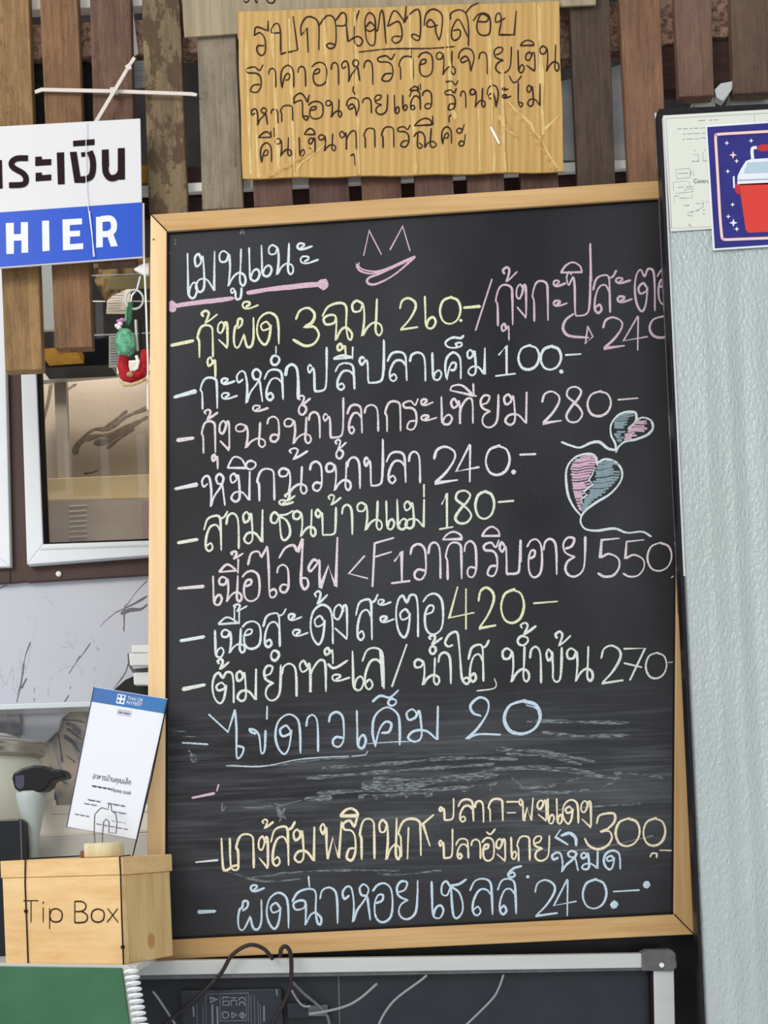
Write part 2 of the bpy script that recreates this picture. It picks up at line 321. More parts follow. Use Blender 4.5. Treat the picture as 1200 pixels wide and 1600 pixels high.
('chalk_heart', 'chalk_ice', 4.8, '''C 860 630 6
~ 290,1060 205,950 158,820 152,620 230,510 350,475 420,500 440,580|~ 440,560 520,525 620,560 672,640 655,740 560,850 430,930 335,1000 292,1060 285,1120 330,1180 440,1195 600,1175 720,1215 860,1205 945,1250|w 3
~ 420,600 392,670! 360,720! 400,760! 310,830! 345,860! 290,900! 300,950'''),
]
# hatching inside the two hearts: (y, x0, x1) rows in the frame of 860,630 and scale 6
HATCH = [('chalk_pink', 3.2, [(505,280,405),(525,235,425),(548,215,430),(572,205,425),(596,195,415),(620,190,408),(645,200,400),(670,195,385),(696,205,370),(722,200,350),(748,205,362),(774,208,372),(800,212,345),(826,215,315),(852,225,318),(878,232,300),(904,240,292),(930,248,290),(956,255,286),(980,268,290)]),
 ('chalk_teal', 3.2, [(560,455,600),(584,440,640),(610,430,580),(636,425,590),(660,430,655),(686,420,650),(712,432,640),(738,400,622),(764,405,600),(790,390,575),(816,370,545),(842,365,515),(868,345,480),(894,320,440),(920,315,410),(946,305,380),(970,300,350),(995,285,325)]),
 ('chalk_teal', 3.2, [(110,660,780),(132,630,785),(156,605,730),(182,600,720),(206,600,715),(232,600,690),(268,625,700),(296,600,660),(322,615,690),(345,625,670)]),
 ('chalk_pink', 3.2, [(172,800,900),(196,775,905),(222,750,880),(246,730,905),(268,725,880),(292,700,790),(316,700,810),(336,695,760)])]
SMEARS = '''C 600 1080 2.5
w 5|~ 560,118 700,118 955,124|~ 620,160 760,175 955,172|w 6|~ 440,225 560,232 660,245 820,275|w 4|~ 480,245 640,255 770,285|~ 900,318 1000,325 1090,338|~ 860,372 900,350 910,320|~ 520,380 640,372 760,340|~ 560,392 700,395 800,384|~ 500,340 540,372
w 9|~ -20,378 80,372 240,345 440,328|w 5|~ -260,398 -90,390 80,386 300,376 440,360|~ -300,340 -40,318 200,300 430,285|~ -240,300 0,285 260,262 520,265|~ -40,340 150,345 400,318|~ 430,300 700,300 880,340|w 3|~ 600,470 760,455 1000,440|~ 560,620 750,622 900,600|~ 900,600 1050,565
C 270 1180 2.4|w 10.8|~ 715,112 790,108 860,106|~ 715,122 800,122 862,116|~ 500,165 590,158|w 4|~ 700,148 800,150 960,138 1100,118|~ 700,152 706,164 716,150|~ 752,150 762,164 772,148|~ 820,145 822,160|~ 876,140 876,158|~ 945,140 950,152 968,150 970,138|~ 1080,128 1095,134 1108,118
w 3|~ 200,40 360,38 520,20 720,0|~ 260,198 370,192 480,170|~ 185,180 186,210 200,190|~ 385,180 400,230 420,200|~ 392,205 412,235|~ 1190,110 1192,132|C 290 1250 3|~ 420,15 470,90|~ 430,40 465,80|~ 440,100 460,60|~ 180,330 360,380 540,372|~ 300,365 500,340 700,330 1000,330|~ 900,345 1000,350 1200,330
C 270 1090 4|~ 0,210 80,212|~ 60,240 140,245|~ 100,330 150,400|~ 110,360 125,400 150,380 130,350|C 250 340 2.79|~ 68,95 66,118|~ 350,75 360,52 368,72|~ 36,155 46,152|w 4|C 770 1180 2.4|~ -40,60 160,50 320,70 500,90'''
CARD = '''C 380 0 4.615
~ 180,150 178,222! 95,195 80,255! 120,235 155,280 158,370 130,400 100,370 105,330 150,330|~ 265,235 205,235 215,185 250,170 268,230 270,388! 392,360! 360,118|~ 468,375 460,200! 415,255! 418,180 460,122 520,135 545,190 545,360
~ 545,185 600,115 650,125 668,200 665,320 630,350 600,330 620,312 660,320|~ 665,185 735,180 740,110 710,92 665,150|~ 740,150 755,300! 820,262 860,290 840,330 805,310 800,250 805,180 835,75
~ 880,200 915,160 950,200 910,225 878,195 885,120 915,92 950,140 950,300 925,328 890,290 878,200|~ 955,210 970,215 990,90 1010,100 1030,315|~ 1175,45 1165,160! 1110,85 1075,90 1040,190! 1120,155 1145,230 1135,290 1095,310 1072,285 1090,262 1135,262
C 630 0 4.615|~ 0,165 60,90 110,70 125,150 120,270 95,290 60,262 75,245 115,262|~ 150,185 165,100 220,65 280,110 275,230 258,290! 235,230 230,180 195,140 168,175 190,195 250,180
~ 340,140 345,95 400,70 450,95 470,180 470,330;450,95 490,45 545,20;465,265 400,140 355,200 350,270 375,290 410,260 405,215 360,220|~ 505,150 540,105 590,95 625,130 625,230 590,255 545,240 530,180 560,105 610,120 600,155 540,155|~ 735,130 670,160 670,110 695,95 705,150 690,250! 800,250! 815,80
w 2|~ -320,375 -100,352 200,348 370,335|w -|C 380 0 4.615|ร 20 470 145 665|า 182 492 240 630|ค 268 470 370 630|า 392 478 455 625|อ 495 450 605 615|า 632 450 692 612|ห 708 432 845 590|า 868 435 940 612|ร 968 390 1095 585
C 630 0 4.615|ก -34 405 78 570|~ 58,350 60,415|อ 108 378 215 550|น 235 370 378 540|จ 398 348 515 515|า 543 375 612 535|ย 648 340 785 525|เ 822 360 875 522|ง 880 370 955 515|ิ 840 288 945 330|น 982 325 1125 515
C 380 120 4.615|ห 55 225 180 350|า 198 232 255 335|ก 265 205 362 320|~ 475,130 462,185! 440,140 410,118 370,145 365,190! 400,172 425,180 430,280 455,312 468,285 425,285|อ 470 178 578 302|น 592 165 712 292|จ 745 150 838 285|~ 795,68 792,100 805,125|า 858 152 930 265|ย 943 130 1045 270|เ 1085 130 1128 262|เ 1145 130 1185 240
C 630 100 4.615|ล 45 190 130 330|ื 45 145 128 190|ว 135 190 212 322|ร 300 178 385 330|~ 305,128 350,125 375,150 395,120|า 412 195 455 318|น 478 175 592 312|จ 605 152 688 312|e 712 172 758 200|e 712 220 778 265|~ 765,85 790,130 820,125 852,85;830,130 830,270 848,308 862,285 838,275|ม 888 145 998 305
C 380 120 4.615|ค 122 475 208 615|ื 108 372 228 438|น 228 440 348 572|เ 398 435 445 572|ง 470 435 522 545|ิ 440 370 518 420|น 540 412 668 535|ท 692 385 822 525|~ 775,568 800,562 808,640|ก 868 370 955 510|ก 995 360 1092 510|ร 1112 350 1205 505
C 630 100 4.615|ณ 75 465 242 605|ี 78 378 220 445|ค 275 452 352 575|~ 345,365 330,385 332,420|o 385 462 425 498|~ 425,480 440,435|o 400 555 440 590|~ 440,570 448,508'''
# ------------------------------------------------------------------ materials
def wood(name, c1, c2, sc=(90, 90, 5), bump=0.35, rough=0.6, contrast=(0.3, 0.7)):
    return mat(name, c1, rough=rough, col2=c2, vscale=sc, bump=bump, bscale=(sc[0]*2.5, sc[1]*2.5, sc[2]*2), contrast=contrast, detail=6, rot=0.04)
M = {}
M['pine_v'] = wood('lit_pine_upright', '#f6d6a6', '#e8bf89', (70, 70, 3), 0.12, 0.5)  # left stile of the same frame, painted paler where more light falls
M['pine_h'] = wood('pale_pine_crosswise', '#d8b380', '#bb9058', (3, 70, 90), 0.15, 0.5)
M['pine_r'] = wood('tan_pine_upright', '#d0ac79', '#b28a5a', (80, 80, 3), 0.15, 0.5)
M['pine_box'] = wood('box_pine', '#f2d09b', '#deb37a', (4, 20, 60), 0.12, 0.5)
M['pine_side'] = wood('box_pine_side', '#e6c891', '#cda86e', (60, 60, 5), 0.12, 0.5)
M['gap'] = mat('dark_gap', '#1a1413', 0.8)
M['black'] = mat('black_plastic', '#17171a', 0.35)
M['black_gloss'] = mat('glossy_black', '#202226', 0.18)
M['trim_black'] = mat('black_edge_trim', '#1b171d', 0.35, var=0.5, vscale=(60, 60, 25))
M['chrome'] = mat('bright_metal', '#e9e9ea', 0.22, 1.0)
M['white'] = mat('white_plastic', '#f1f1f0', 0.45)
M['white_frame'] = mat('white_window_aluminium', '#f2f6fb', 0.4, var=0.05, vscale=(8, 8, 8))
M['brown_frame'] = mat('brown_trim_paint', '#4e3933', 0.5, var=0.15, vscale=(40, 40, 6))
M['alu'] = mat('brushed_aluminium', '#c9cbc8', 0.42, 0.25, var=0.06, vscale=(6, 60, 60))
M['alu_dull'] = mat('dull_aluminium', '#a7a097', 0.5, 0.1, var=0.12, vscale=(10, 30, 60))
M['bracket'] = mat('smoky_plastic', '#6b6a6c', 0.35, var=0.3, vscale=(70, 70, 70))
M['dark_panel'] = mat('dark_back_panel', '#2c2f35', 0.45, var=0.18, vscale=(12, 12, 12))
M['navy_back'] = mat('dark_interior', '#2a2524', 0.8, col2='#151213', vscale=(14, 14, 9))
M['mottle'] = mat('mottled_board', '#a98a76', 0.85, col2='#6a4c3f', vscale=(120, 120, 120), contrast=(.4, .6))
M['red_brown'] = mat('red_brown_beam', '#553a33', 0.7, col2='#3a2826', vscale=(8, 30, 80))
M['card'] = mat('corrugated_cardboard', '#cba667', 0.42, col2='#bd9555', vscale=(75, 20, 5), contrast=(.3, .7), bump=0.5, bscale=(180, 40, 5))
M['card_grey'] = mat('weathered_cardboard', '#a8997f', 0.75, col2='#93856c', vscale=(90, 20, 4), bump=0.4, bscale=(200, 40, 4))
M['marker'] = mat('brown_marker_ink', '#331b0d', 0.6, var=0.3, vscale=(90, 90, 90))
M['sign_white'] = mat('sign_white', '#dcdadd', 0.35)
M['sign_blue'] = mat('sign_blue', '#1b50c4', 0.35)
M['ink_brown'] = mat('dark_maroon_print', '#24131a', 0.6, spec=0.1)
M['sign_letter'] = mat('white_print', '#e6e8ee', 0.5)
M['tie'] = mat('clear_nylon', '#d9d0c6', 0.4)
M['string'] = mat('white_string', '#e3e7ee', 0.7)
M['paper'] = mat('white_paper', '#e9ebf3', 0.6)
M['print_grey'] = mat('grey_print', '#6f7078', 0.7)
M['print_dark'] = mat('dark_print', '#33333b', 0.7)
M['card_blue'] = mat('blue_card_header', '#3d78b6', 0.45, col2='#4a6aa8', vscale=(9, 9, 9))
M['cooker'] = mat('cream_enamel', '#e6e6d8', 0.35, var=0.04, vscale=(10, 10, 10))
M['cooker_neck'] = mat('pale_grey_plastic', '#b4bfbe', 0.4)
M['steel'] = mat('stainless_steel', '#b9b4ab', 0.28, 0.85)
M['bin'] = mat('ivory_plastic', '#f7f1e6', 0.4, var=0.06, vscale=(8, 8, 8))
M['bin_low'] = mat('grey_plastic', '#cfcdc8', 0.45)
M['green'] = mat('green_cover', '#416f50', 0.5, col2='#3a6649', vscale=(14, 14, 14))
M['coil'] = mat('white_coated_wire', '#eef0f2', 0.35)
M['cable'] = mat('dark_rubber', '#2b2322', 0.4)
M['cable_grey'] = mat('grey_cable', '#8e9094', 0.35)
M['adapter'] = mat('adapter_black', '#2a2d33', 0.45)
M['adapter_print'] = mat('adapter_grey_print', '#6e747c', 0.6)
M['cord'] = mat('black_elastic', '#1c1512', 0.6)
M['burn_and_shade'] = mat('burnt_letters_and_shade', '#2a190e', 0.7)
M['knot'] = mat('wood_knot', '#b98650', 0.6, col2='#d0a067', vscale=(120, 120, 120))
M['leaf'] = mat('green_tinsel', '#2f6d4c', 0.5, col2='#1f4b34', vscale=(150, 150, 150))
M['bauble'] = mat('mint_green_bauble', '#79c09c', 0.3, col2='#458a68', vscale=(90, 90, 90), contrast=(.4, .6), bump=0.8, bscale=(120, 120, 120))
M['red_felt'] = mat('red_felt', '#c01f2c', 0.8, col2='#8e1420', vscale=(120, 120, 120), bump=0.6)
M['cream_trim'] = mat('cream_trim', '#d8c79a', 0.8, col2='#b39f6f', vscale=(200, 200, 200), bump=.6)
M['pink'] = mat('pink_petal', '#cf7fc0', 0.6); M['petal'] = mat('white_petal', '#efe9e6', 0.6)
M['clear'] = mat('pale_clear_plastic', '#c8cbc6', 0.2)
M['carton'] = mat('yellow_carton', '#e0a541', 0.6, col2='#c98d33', vscale=(60, 60, 60))
M['cream_light'] = mat('cream_painted_board', '#fffaf0', 0.6)
M['shelf_white'] = mat('white_shelf_edge', '#fdfaf4', 0.5)
M['glass_grey'] = mat('blue_grey_panel', '#c9c4bb', 0.35, col2='#777d85', vscale=(3, 3, 5))
M['gold'] = mat('gold_wrapping', '#c9a871', 0.5, col2='#5e452c', vscale=(50, 50, 30), contrast=(.42, .58))
M['khaki'] = mat('khaki_packet', '#a79768', 0.6)
M['smoke_glass'] = mat('dark_tray', '#1d2128', 0.25)
M['pink_sheet'] = mat('pink_paper', '#c9a3a3', 0.7)
M['purple'] = mat('indigo_print', '#2b2a76', 0.4, col2='#322f86', vscale=(30, 30, 30))
M['peach'] = mat('peach_print', '#f3cfc4', 0.45)
M['p_red'] = mat('red_print', '#dd4138', 0.45); M['p_dred'] = mat('crimson_print', '#c23240', 0.45)
M['p_white'] = mat('pale_print', '#e9edf4', 0.45); M['p_blue'] = mat('pale_blue_print', '#b9cddb', 0.45); M['p_grey'] = mat('soft_grey_print', '#9aa3b4', 0.45)
M['sheet'] = mat('cream_paper', '#dfe1d6', 0.6)
M['crate'] = mat('black_crate', '#26282d', 0.6, col2='#121316', vscale=(150, 150, 150), contrast=(.45, .55))
M['emboss'] = mat('embossed_grey_sheet', '#bdc7c7', 0.3, metal=0.15, col2='#b4bdbb', vscale=(6, 6, 1.5), bump=1.0, bscale=(230, 230, 120))

def marble(name, bg, vein, sc, rot, width=0.035, bg2=None):
    m = bpy.data.materials.new(name); m.use_nodes = True; nt = m.node_tree; N = nt.nodes; L = nt.links; b = N['Principled BSDF']
    b.inputs['Roughness'].default_value = 0.3
    g = N.new('ShaderNodeNewGeometry'); mp = N.new('ShaderNodeMapping'); L.new(g.outputs['Position'], mp.inputs[0])
    mp.inputs['Scale'].default_value = sc; mp.inputs['Rotation'].default_value = (0, rot, 0)
    n = N.new('ShaderNodeTexNoise'); n.inputs['Scale'].default_value = 1; n.inputs['Detail'].default_value = 7; n.inputs['Roughness'].default_value = .62; n.inputs['Distortion'].default_value = .6
    L.new(mp.outputs[0], n.inputs['Vector'])
    a = N.new('ShaderNodeMath'); a.operation = 'SUBTRACT'; a.inputs[1].default_value = .5; L.new(n.outputs[0], a.inputs[0])
    ab = N.new('ShaderNodeMath'); ab.operation = 'ABSOLUTE'; L.new(a.outputs[0], ab.inputs[0])
    r = N.new('ShaderNodeMapRange'); r.inputs[1].default_value = 0; r.inputs[2].default_value = width; r.inputs[3].default_value = 1; r.inputs[4].default_value = 0; L.new(ab.outputs[0], r.inputs[0])
    n2 = N.new('ShaderNodeTexNoise'); n2.inputs['Scale'].default_value = 9; n2.inputs['Detail'].default_value = 3; L.new(g.outputs['Position'], n2.inputs['Vector'])
    r2 = N.new('ShaderNodeMapRange'); r2.inputs[1].default_value = .48; r2.inputs[2].default_value = .62; L.new(n2.outputs[0], r2.inputs[0])
    mu = N.new('ShaderNodeMath'); mu.operation = 'MULTIPLY'; L.new(r.outputs[0], mu.inputs[0]); L.new(r2.outputs[0], mu.inputs[1])
    x0 = N.new('ShaderNodeMix'); x0.data_type = 'RGBA'; x0.inputs['A'].default_value = lin(bg); x0.inputs['B'].default_value = lin(bg2 or bg); L.new(n2.outputs[0], x0.inputs['Factor'])
    x = N.new('ShaderNodeMix'); x.data_type = 'RGBA'; x.inputs['B'].default_value = lin(vein); L.new(x0.outputs['Result'], x.inputs['A']); L.new(mu.outputs[0], x.inputs['Factor']); L.new(x.outputs['Result'], b.inputs['Base Color'])
    return m
M['marble'] = marble('white_marble_tile', '#ced0d8', '#a5a6ae', (5, 5, 2.6), 0.5, .006, '#c6c8d2')
M['marble_dark'] = marble('brown_grey_marble', '#d6cdbd', '#8b90a0', (14, 14, 7), -0.5, .07, '#b9ab9b')
M['marble_mid'] = marble('taupe_marble', '#ac9f93', '#8c8379', (6, 6, 12), 0.35, .004, '#a3978a')

def board_material():
    m = bpy.data.materials.new('chalkboard_surface'); m.use_nodes = True; nt = m.node_tree; N = nt.nodes; L = nt.links; b = N['Principled BSDF']
    b.inputs['Roughness'].default_value = .5; b.inputs['Specular IOR Level'].default_value = .2
    g = N.new('ShaderNodeNewGeometry')
    def noise(sc, rot=(0, 0, 0), det=5, lo=.4, hi=.7, top=1.0, dist=0):
        mp = N.new('ShaderNodeMapping'); mp.inputs['Scale'].default_value = sc; mp.inputs['Rotation'].default_value = rot; L.new(g.outputs['Position'], mp.inputs[0])
        n = N.new('ShaderNodeTexNoise'); n.inputs['Scale'].default_value = 1; n.inputs['Detail'].default_value = det; n.inputs['Distortion'].default_value = dist; L.new(mp.outputs[0], n.inputs[0])
        r = N.new('ShaderNodeMapRange'); r.inputs[1].default_value = lo; r.inputs[2].default_value = hi; r.inputs[4].default_value = top; L.new(n.outputs[0], r.inputs[0]); return r.outputs[0]
    def op(o, a, bb):
        x = N.new('ShaderNodeMath'); x.operation = o
        for i, v in enumerate((a, bb)):
            if isinstance(v, (int, float)): x.inputs[i].default_value = v
            else: L.new(v, x.inputs[i])
        return x.outputs[0]
    sep = N.new('ShaderNodeSeparateXYZ'); L.new(g.outputs['Position'], sep.inputs[0])
    z0 = at(600, 1235, 0).z
    dz = op('ABSOLUTE', op('SUBTRACT', sep.outputs['Z'], z0), 0)          # the wiped band of the board, where a line was rubbed out
    band = N.new('ShaderNodeMapRange'); band.inputs[1].default_value = .17; band.inputs[2].default_value = .07; L.new(dz, band.inputs[0])
    streak = noise((6, 5, 150), (0, .07, 0), 6, .50, .80, .42)
    streak2 = noise((3, 5, 26), (0, -.05, 0), 5, .42, .80, .26, .8)
    wiped = op('MULTIPLY', op('MULTIPLY', op('ADD', streak, streak2), .7), band.outputs[0])
    haze = noise((3, 3, 2.2), (0, 0, 0), 4, .35, .7, .12)
    specks = noise((420, 420, 420), (0, 0, 0), 1, .72, .80, .30)
    d = op('ADD', op('ADD', wiped, haze), specks)
    x = N.new('ShaderNodeMix'); x.data_type = 'RGBA'; x.inputs['A'].default_value = lin('#232225'); x.inputs['B'].default_value = lin('#8b8f95'); L.new(op('MINIMUM', d, .8), x.inputs['Factor'])
    L.new(x.outputs['Result'], b.inputs['Base Color'])
    return m
M['board'] = board_material()
def chalk(name, h, thin=.43, top='#2d2c2f'):
    """chalk: powder that skips the grain of the board"""
    c = [int(h[i:i+2], 16) for i in (1, 3, 5)]; k = [int(.42*v + .58*44) for v in c]
    m = mat(name, h, rough=.95, spec=.05, col2='#%02x%02x%02x' % tuple(k), vscale=(700, 700, 480), contrast=(thin-.14, thin+.08), detail=2)
    return m
for k, h in dict(chalk_ice='#e3edf0', chalk_pink='#dfbccf', chalk_rose='#e9dce2', chalk_mauve='#d8c0cd', chalk_yellow='#eeeec6', chalk_white='#ebe8ed', chalk_lime='#e9eedb', chalk_mint='#e6ece3', chalk_sky='#cde0ef', chalk_cream='#f8ebc9', chalk_teal='#94aab1').items():
    M[k] = chalk(k, h)
M['chalk_smear'] = mat('wiped_chalk', '#8b9294', .95, spec=.05, col2='#47494d', vscale=(90, 90, 500), contrast=(.42, .66), detail=3)

gl = bpy.data.materials.new('window_glass'); gl.use_nodes = True; nt = gl.node_tree
for n in list(nt.nodes): nt.nodes.remove(n)
o_ = nt.nodes.new('ShaderNodeOutputMaterial'); mx = nt.nodes.new('ShaderNodeMixShader'); tp = nt.nodes.new('ShaderNodeBsdfTransparent'); gs = nt.nodes.new('ShaderNodeBsdfGlossy')
gs.inputs['Roughness'].default_value = .03; fr = nt.nodes.new('ShaderNodeFresnel'); tp.inputs[0].default_value = (.94, .93, .9, 1)
nt.links.new(fr.outputs[0], mx.inputs[0]); nt.links.new(tp.outputs[0], mx.inputs[1]); nt.links.new(gs.outputs[0], mx.inputs[2]); nt.links.new(mx.outputs[0], o_.inputs[0])
GL = gl
# ------------------------------------------------------------------ large structure
def P(pts, Y, t): return MB().prism(pts, Y, t)
# lower wall (marble tiles) with window opening above it; dark room behind
P([(-260, 908), (1900, 840), (1900, 1040), (-260, 1112)], 0.46, .03).obj('wall_lower', M['marble'], kind='structure')
wl = P([(-260, 1112), (-260, 1700), (1900, 1700), (1900, 1040)], 0.52, .03).obj('wall_back', M['marble_dark'], kind='structure')
P([(-900, -500), (2300, -500), (2300, 1900), (-900, 1900)], 1.1, .03).obj('wall_far', M['navy_back'], kind='structure')
# window
P([(5, 560), (250, 550), (250, 880), (230, 882), (230, 908), (-260, 922), (-260, 885), (16, 886)], 0.47, .03)
tr = MB()
tr.prism([(2, 480), (44, 480), (44, 884), (62, 905), (17, 910)], 0.445, .03)
tr.obj('trim_upright', M['brown_frame'], kind='structure', bevel=.001)
t2 = MB(); t2.prism([(42, 884), (300, 866), (300, 893), (42, 909)], 0.444, .03)
t2.obj('trim_sill', M['brown_frame'], kind='structure', bevel=.001)
t3 = MB(); t3.prism([(-260, 900), (16, 886), (16, 910), (-260, 924)], 0.444, .03); t3.obj('trim_side', M['brown_frame'], kind='structure', bevel=.001)
scr = root('screw_head', 'small white screw cap on the brown sill under the window', 'screw', at(92, 897, 0.443))
MB().lathe(at(92, 897, 0.443) , [(.0055, 0), (.0052, -.003), (.003, -.0045)], 14, 'Y').obj('cap', M['white'], scr)
w2 = P([(-52, 330), (3, 330), (16, 885), (-28, 849)], .43, .04).obj('window_2', M['white_frame'], kind='structure', bevel=.002)
P([(-28, 849), (16, 885), (-260, 897), (-260, 860)], .43, .04).obj('bottom_rail', M['white_frame'], w2, bevel=.002)
P([(-260, 330), (-215, 330), (-205, 858), (-260, 860)], .43, .04).obj('side_rail', M['white_frame'], w2, bevel=.002)
P([(-216, 330), (-50, 330), (-27, 851), (-206, 859)], .45, .004).obj('pane', GL, w2)
win = MB()
w1 = P([(29, 470), (52, 470), (67, 850), (42, 882)], 0.422, .04).obj('window_1', M['white_frame'], kind='structure', bevel=.002)
P([(42, 882), (67, 850), (300, 842), (300, 862)], 0.422, .04).obj('bottom_rail', M['white_frame'], w1, bevel=.002)
P([(64, 856), (300, 848.5), (300, 851), (62, 859)], 0.4205, .003).obj('rail_groove', M['alu'], w1)
P([(52, 470), (57, 470), (71, 848), (300, 839), (300, 843), (67, 851)], 0.428, .03).obj('rubber_seal', M['gap'], w1)
P([(54, 470), (300, 470), (300, 842), (69, 848)], 0.445, .004).obj('pane', gl, w1)
# seen through the window
P([(-40, 585), (420, 570), (420, 770), (-40, 780)], 0.68, .02).obj('wall_inner', M['marble_mid'], kind='structure')
def single(name, label, cat, mb, m, group=None, bevel=.0015, smooth=False):
    return mb.obj(name, m, bevel=bevel, label=label, cat=cat, group=group, smooth=smooth)
mu = single('aluminium_post', 'slim upright aluminium post behind the window glass', 'post', P([(84, 592), (103, 592), (107, 750), (90, 750)], 0.62, .02), M['alu_dull'])
single('aluminium_rail', 'dull aluminium crosspiece above the window, behind the wooden slats', 'rail', P([(56, 577), (240, 560), (240, 580), (58, 596)], 0.6, .02), M['alu'])
ib = single('cream_ledge', 'cream box ledge behind the window glass, above the plastic crate', 'ledge', P([(66, 748), (300, 738), (300, 776), (66, 782)], 0.59, .06), mat('cream_ledge', '#dcc9a4', .6, var=.1, vscale=(8, 8, 40)))
cr = root('storage_crate', 'translucent ribbed plastic crate at the bottom of the window', 'crate', at(150, 850, 0.58))
P([(68, 782), (300, 776), (300, 850), (70, 856)], 0.56, .08).obj('shell', mat('translucent_plastic', '#d0c6ba', .35, col2='#bfae99', vscale=(4, 4, 8)), cr)
for i in range(7):
    y = 790 + i*8; P([(108, y), (136, y-1.5), (136, y+.3), (108, y+2)], 0.559, .002).obj('rib', M['bin'], cr)
P([(222, 782), (300, 779), (300, 850), (222, 852)], 0.556, .003).obj('paper_panel', M['pink_sheet'], cr)


# veins running through the marble
vn = MB()
strokes("""C 0 980 4
w 2|~ 190,95 165,160 150,220 140,290 130,360 118,410 105,470|w 3|~ 148,230 142,300|~ 135,380 165,322|w 1.4|~ 565,100 520,165 480,215 430,290|w 2.4|~ 500,180 478,212|w 2|~ 440,370 438,385|~ 430,425 405,465|w 1.2|~ 215,375 215,410|~ 215,440 215,465|w 1.5|~ 770,0 775,30|~ 800,230 780,290 710,385
C 0 560 3.637
w 1.6|~ 835,1265 780,1320 730,1390 708,1420 705,1550|w 3|~ 835,1352 780,1385 720,1415 655,1445|w 5|~ 835,1400 800,1425 740,1430 690,1450|w 1|~ 655,1445 600,1490 570,1525|w 1.2|~ 0,1310 20,1295 40,1290""", .4598, 2, vn, jit=.35, slope=0, h=.00003)
vn.obj('vein', mat('marble_vein', '#77777f', .4, var=.3, vscale=(60, 60, 60)), bpy.data.objects['wall_lower'], solid=False)['kind'] = 'stuff'
vn = MB()
strokes("""C 0 1090 6.1533
w 5|~ 430,395 470,340 520,260 575,180|w 3|~ 575,180 590,110|w 2|~ 590,215 720,220 820,240|w 5|~ 640,250 700,270 770,330|~ 650,300 720,350 780,400|~ 620,370 700,430 760,520|w 3|~ 700,300 780,360|~ 560,350 580,480 600,620|~ 640,560 720,620|~ 480,650 560,760 640,830|~ 450,860 520,930 560,1040""", .5196, 2, vn, jit=.4, slope=0, h=.00003)
vn.obj('vein', mat('slate_vein', '#6d7386', .4, col2='#8a8480', vscale=(120, 120, 120)), bpy.data.objects['wall_back'], solid=False)['kind'] = 'stuff'
vn = MB()
strokes("""C 0 560 3.637
w 9|~ 425,540 440,495 490,450|w 6|~ 430,500 520,410 620,395 720,330 835,282|w 8|~ 490,455 560,440 640,430 740,385 835,335|~ 540,480 600,470 700,420|w 5|~ 610,510 680,455 760,400|~ 590,400 640,360 720,300|w 4|~ 480,655 520,650 555,635|w 5|~ 375,185 400,165 430,148|w 4|~ 300,140 270,260 240,400|~ 285,150 262,300""", .6796, 2, vn, jit=.35, slope=0, h=.00003)
vn.obj('vein', mat('umber_vein', '#595048', .5, col2='#766b60', vscale=(90, 90, 140)), bpy.data.objects['wall_inner'], solid=False)['kind'] = 'stuff'
# ------------------------------------------------------------------ things behind the slats
single('cross_beam', 'mottled brown beam behind the slats, beside the cashier sign', 'beam', P([(-260, 52), (420, 22), (420, 76), (-260, 104)], .070, .03), M['mottle'])
single('cross_beam', 'mottled brown beam behind the dark slats above the refrigerator panel', 'beam', P([(860, 8), (1470, -24), (1470, 42), (1116, 58), (860, 94)], .070, .03), M['mottle'])
single('lower_beam', 'dark red-brown beam behind the slats just above the blackboard', 'beam', P([(200, 262), (1040, 238), (1040, 300), (200, 345)], .085, .03), M['red_brown'])
single('wide_beam', 'plain dark brown beam behind the slats at the top of the refrigerator panel', 'beam', P([(1034, 68), (1470, 44), (1470, 112), (1034, 140)], .075, .03), M['red_brown'])
single('white_shelf', 'long white shelf edge crossing behind the slats under the cartons', 'shelf', P([(180, 292), (990, 248), (990, 262), (180, 306)], .070, .012), M['shelf_white'])
single('ceiling_board', 'bright cream board at the very top behind the brown slats', 'board', P([(-260, -40), (300, -60), (300, 6), (-260, 26)], .070, .02), M['cream_light'])
single('light_batten', 'narrow cream upright batten in the gap where the cable ties meet', 'batten', P([(201, 20), (208, 18), (216, 84), (209, 88)], .069, .0008), M['cream_light'])
single('paper_note', 'pale grey lined sheet in the slat gap right of the cable tie knot', 'paper', P([(205, 96), (232, 94), (232, 136), (206, 138)], .075, .002), mat('lined_grey_paper', '#a7aba8', .6, col2='#888c8c', vscale=(5, 5, 300)), bevel=0)
single('black_crate', 'black mesh crate glimpsed between the brown slats above the cashier sign', 'crate', P([(40, 92), (140, 88), (140, 300), (40, 300)], .085, .10), M['crate'])
single('glass_door', 'blue-grey cabinet door behind the dark slats right of the cardboard', 'cabinet door', P([(872, 128), (1000, 92), (1000, 250), (872, 250)], .0692, .02), M['glass_grey'])
for i, (x0, x1, y0, y1) in enumerate([(876, 897, 216, 250), (958, 984, 212, 246)]):
    single('snack_carton', ['yellow carton on the white shelf next to the cardboard notice', 'orange carton on the white shelf between the dark and the brown slat'][i], 'carton', MB().rect(x0, y0, x1, y1, .071, .01, -.05), M['carton'])
single('snack_carton', 'orange carton peeping out between the slats just right of the cashier sign', 'carton', MB().rect(214, 258, 236, 286, .071, .01, -.05), M['carton'])
single('paper_cup_box', 'cream and brown box above the top edge of the refrigerator panel', 'box', MB().rect(1086, 148, 1118, 178, .08, .1), M['cream_light'])
single('metal_hinge', 'pale angled metal bracket under the brown slats near the refrigerator panel', 'bracket', P([(1116, 140), (1126, 130), (1146, 126), (1144, 140), (1130, 158), (1120, 152)], .05, .015), M['alu'])
single('wall_box', 'pale grey box behind the slats over the refrigerator panel', 'box', P([(1140, 150), (1170, 126), (1300, 118), (1300, 175), (1140, 178)], .08, .1), M['clear'])
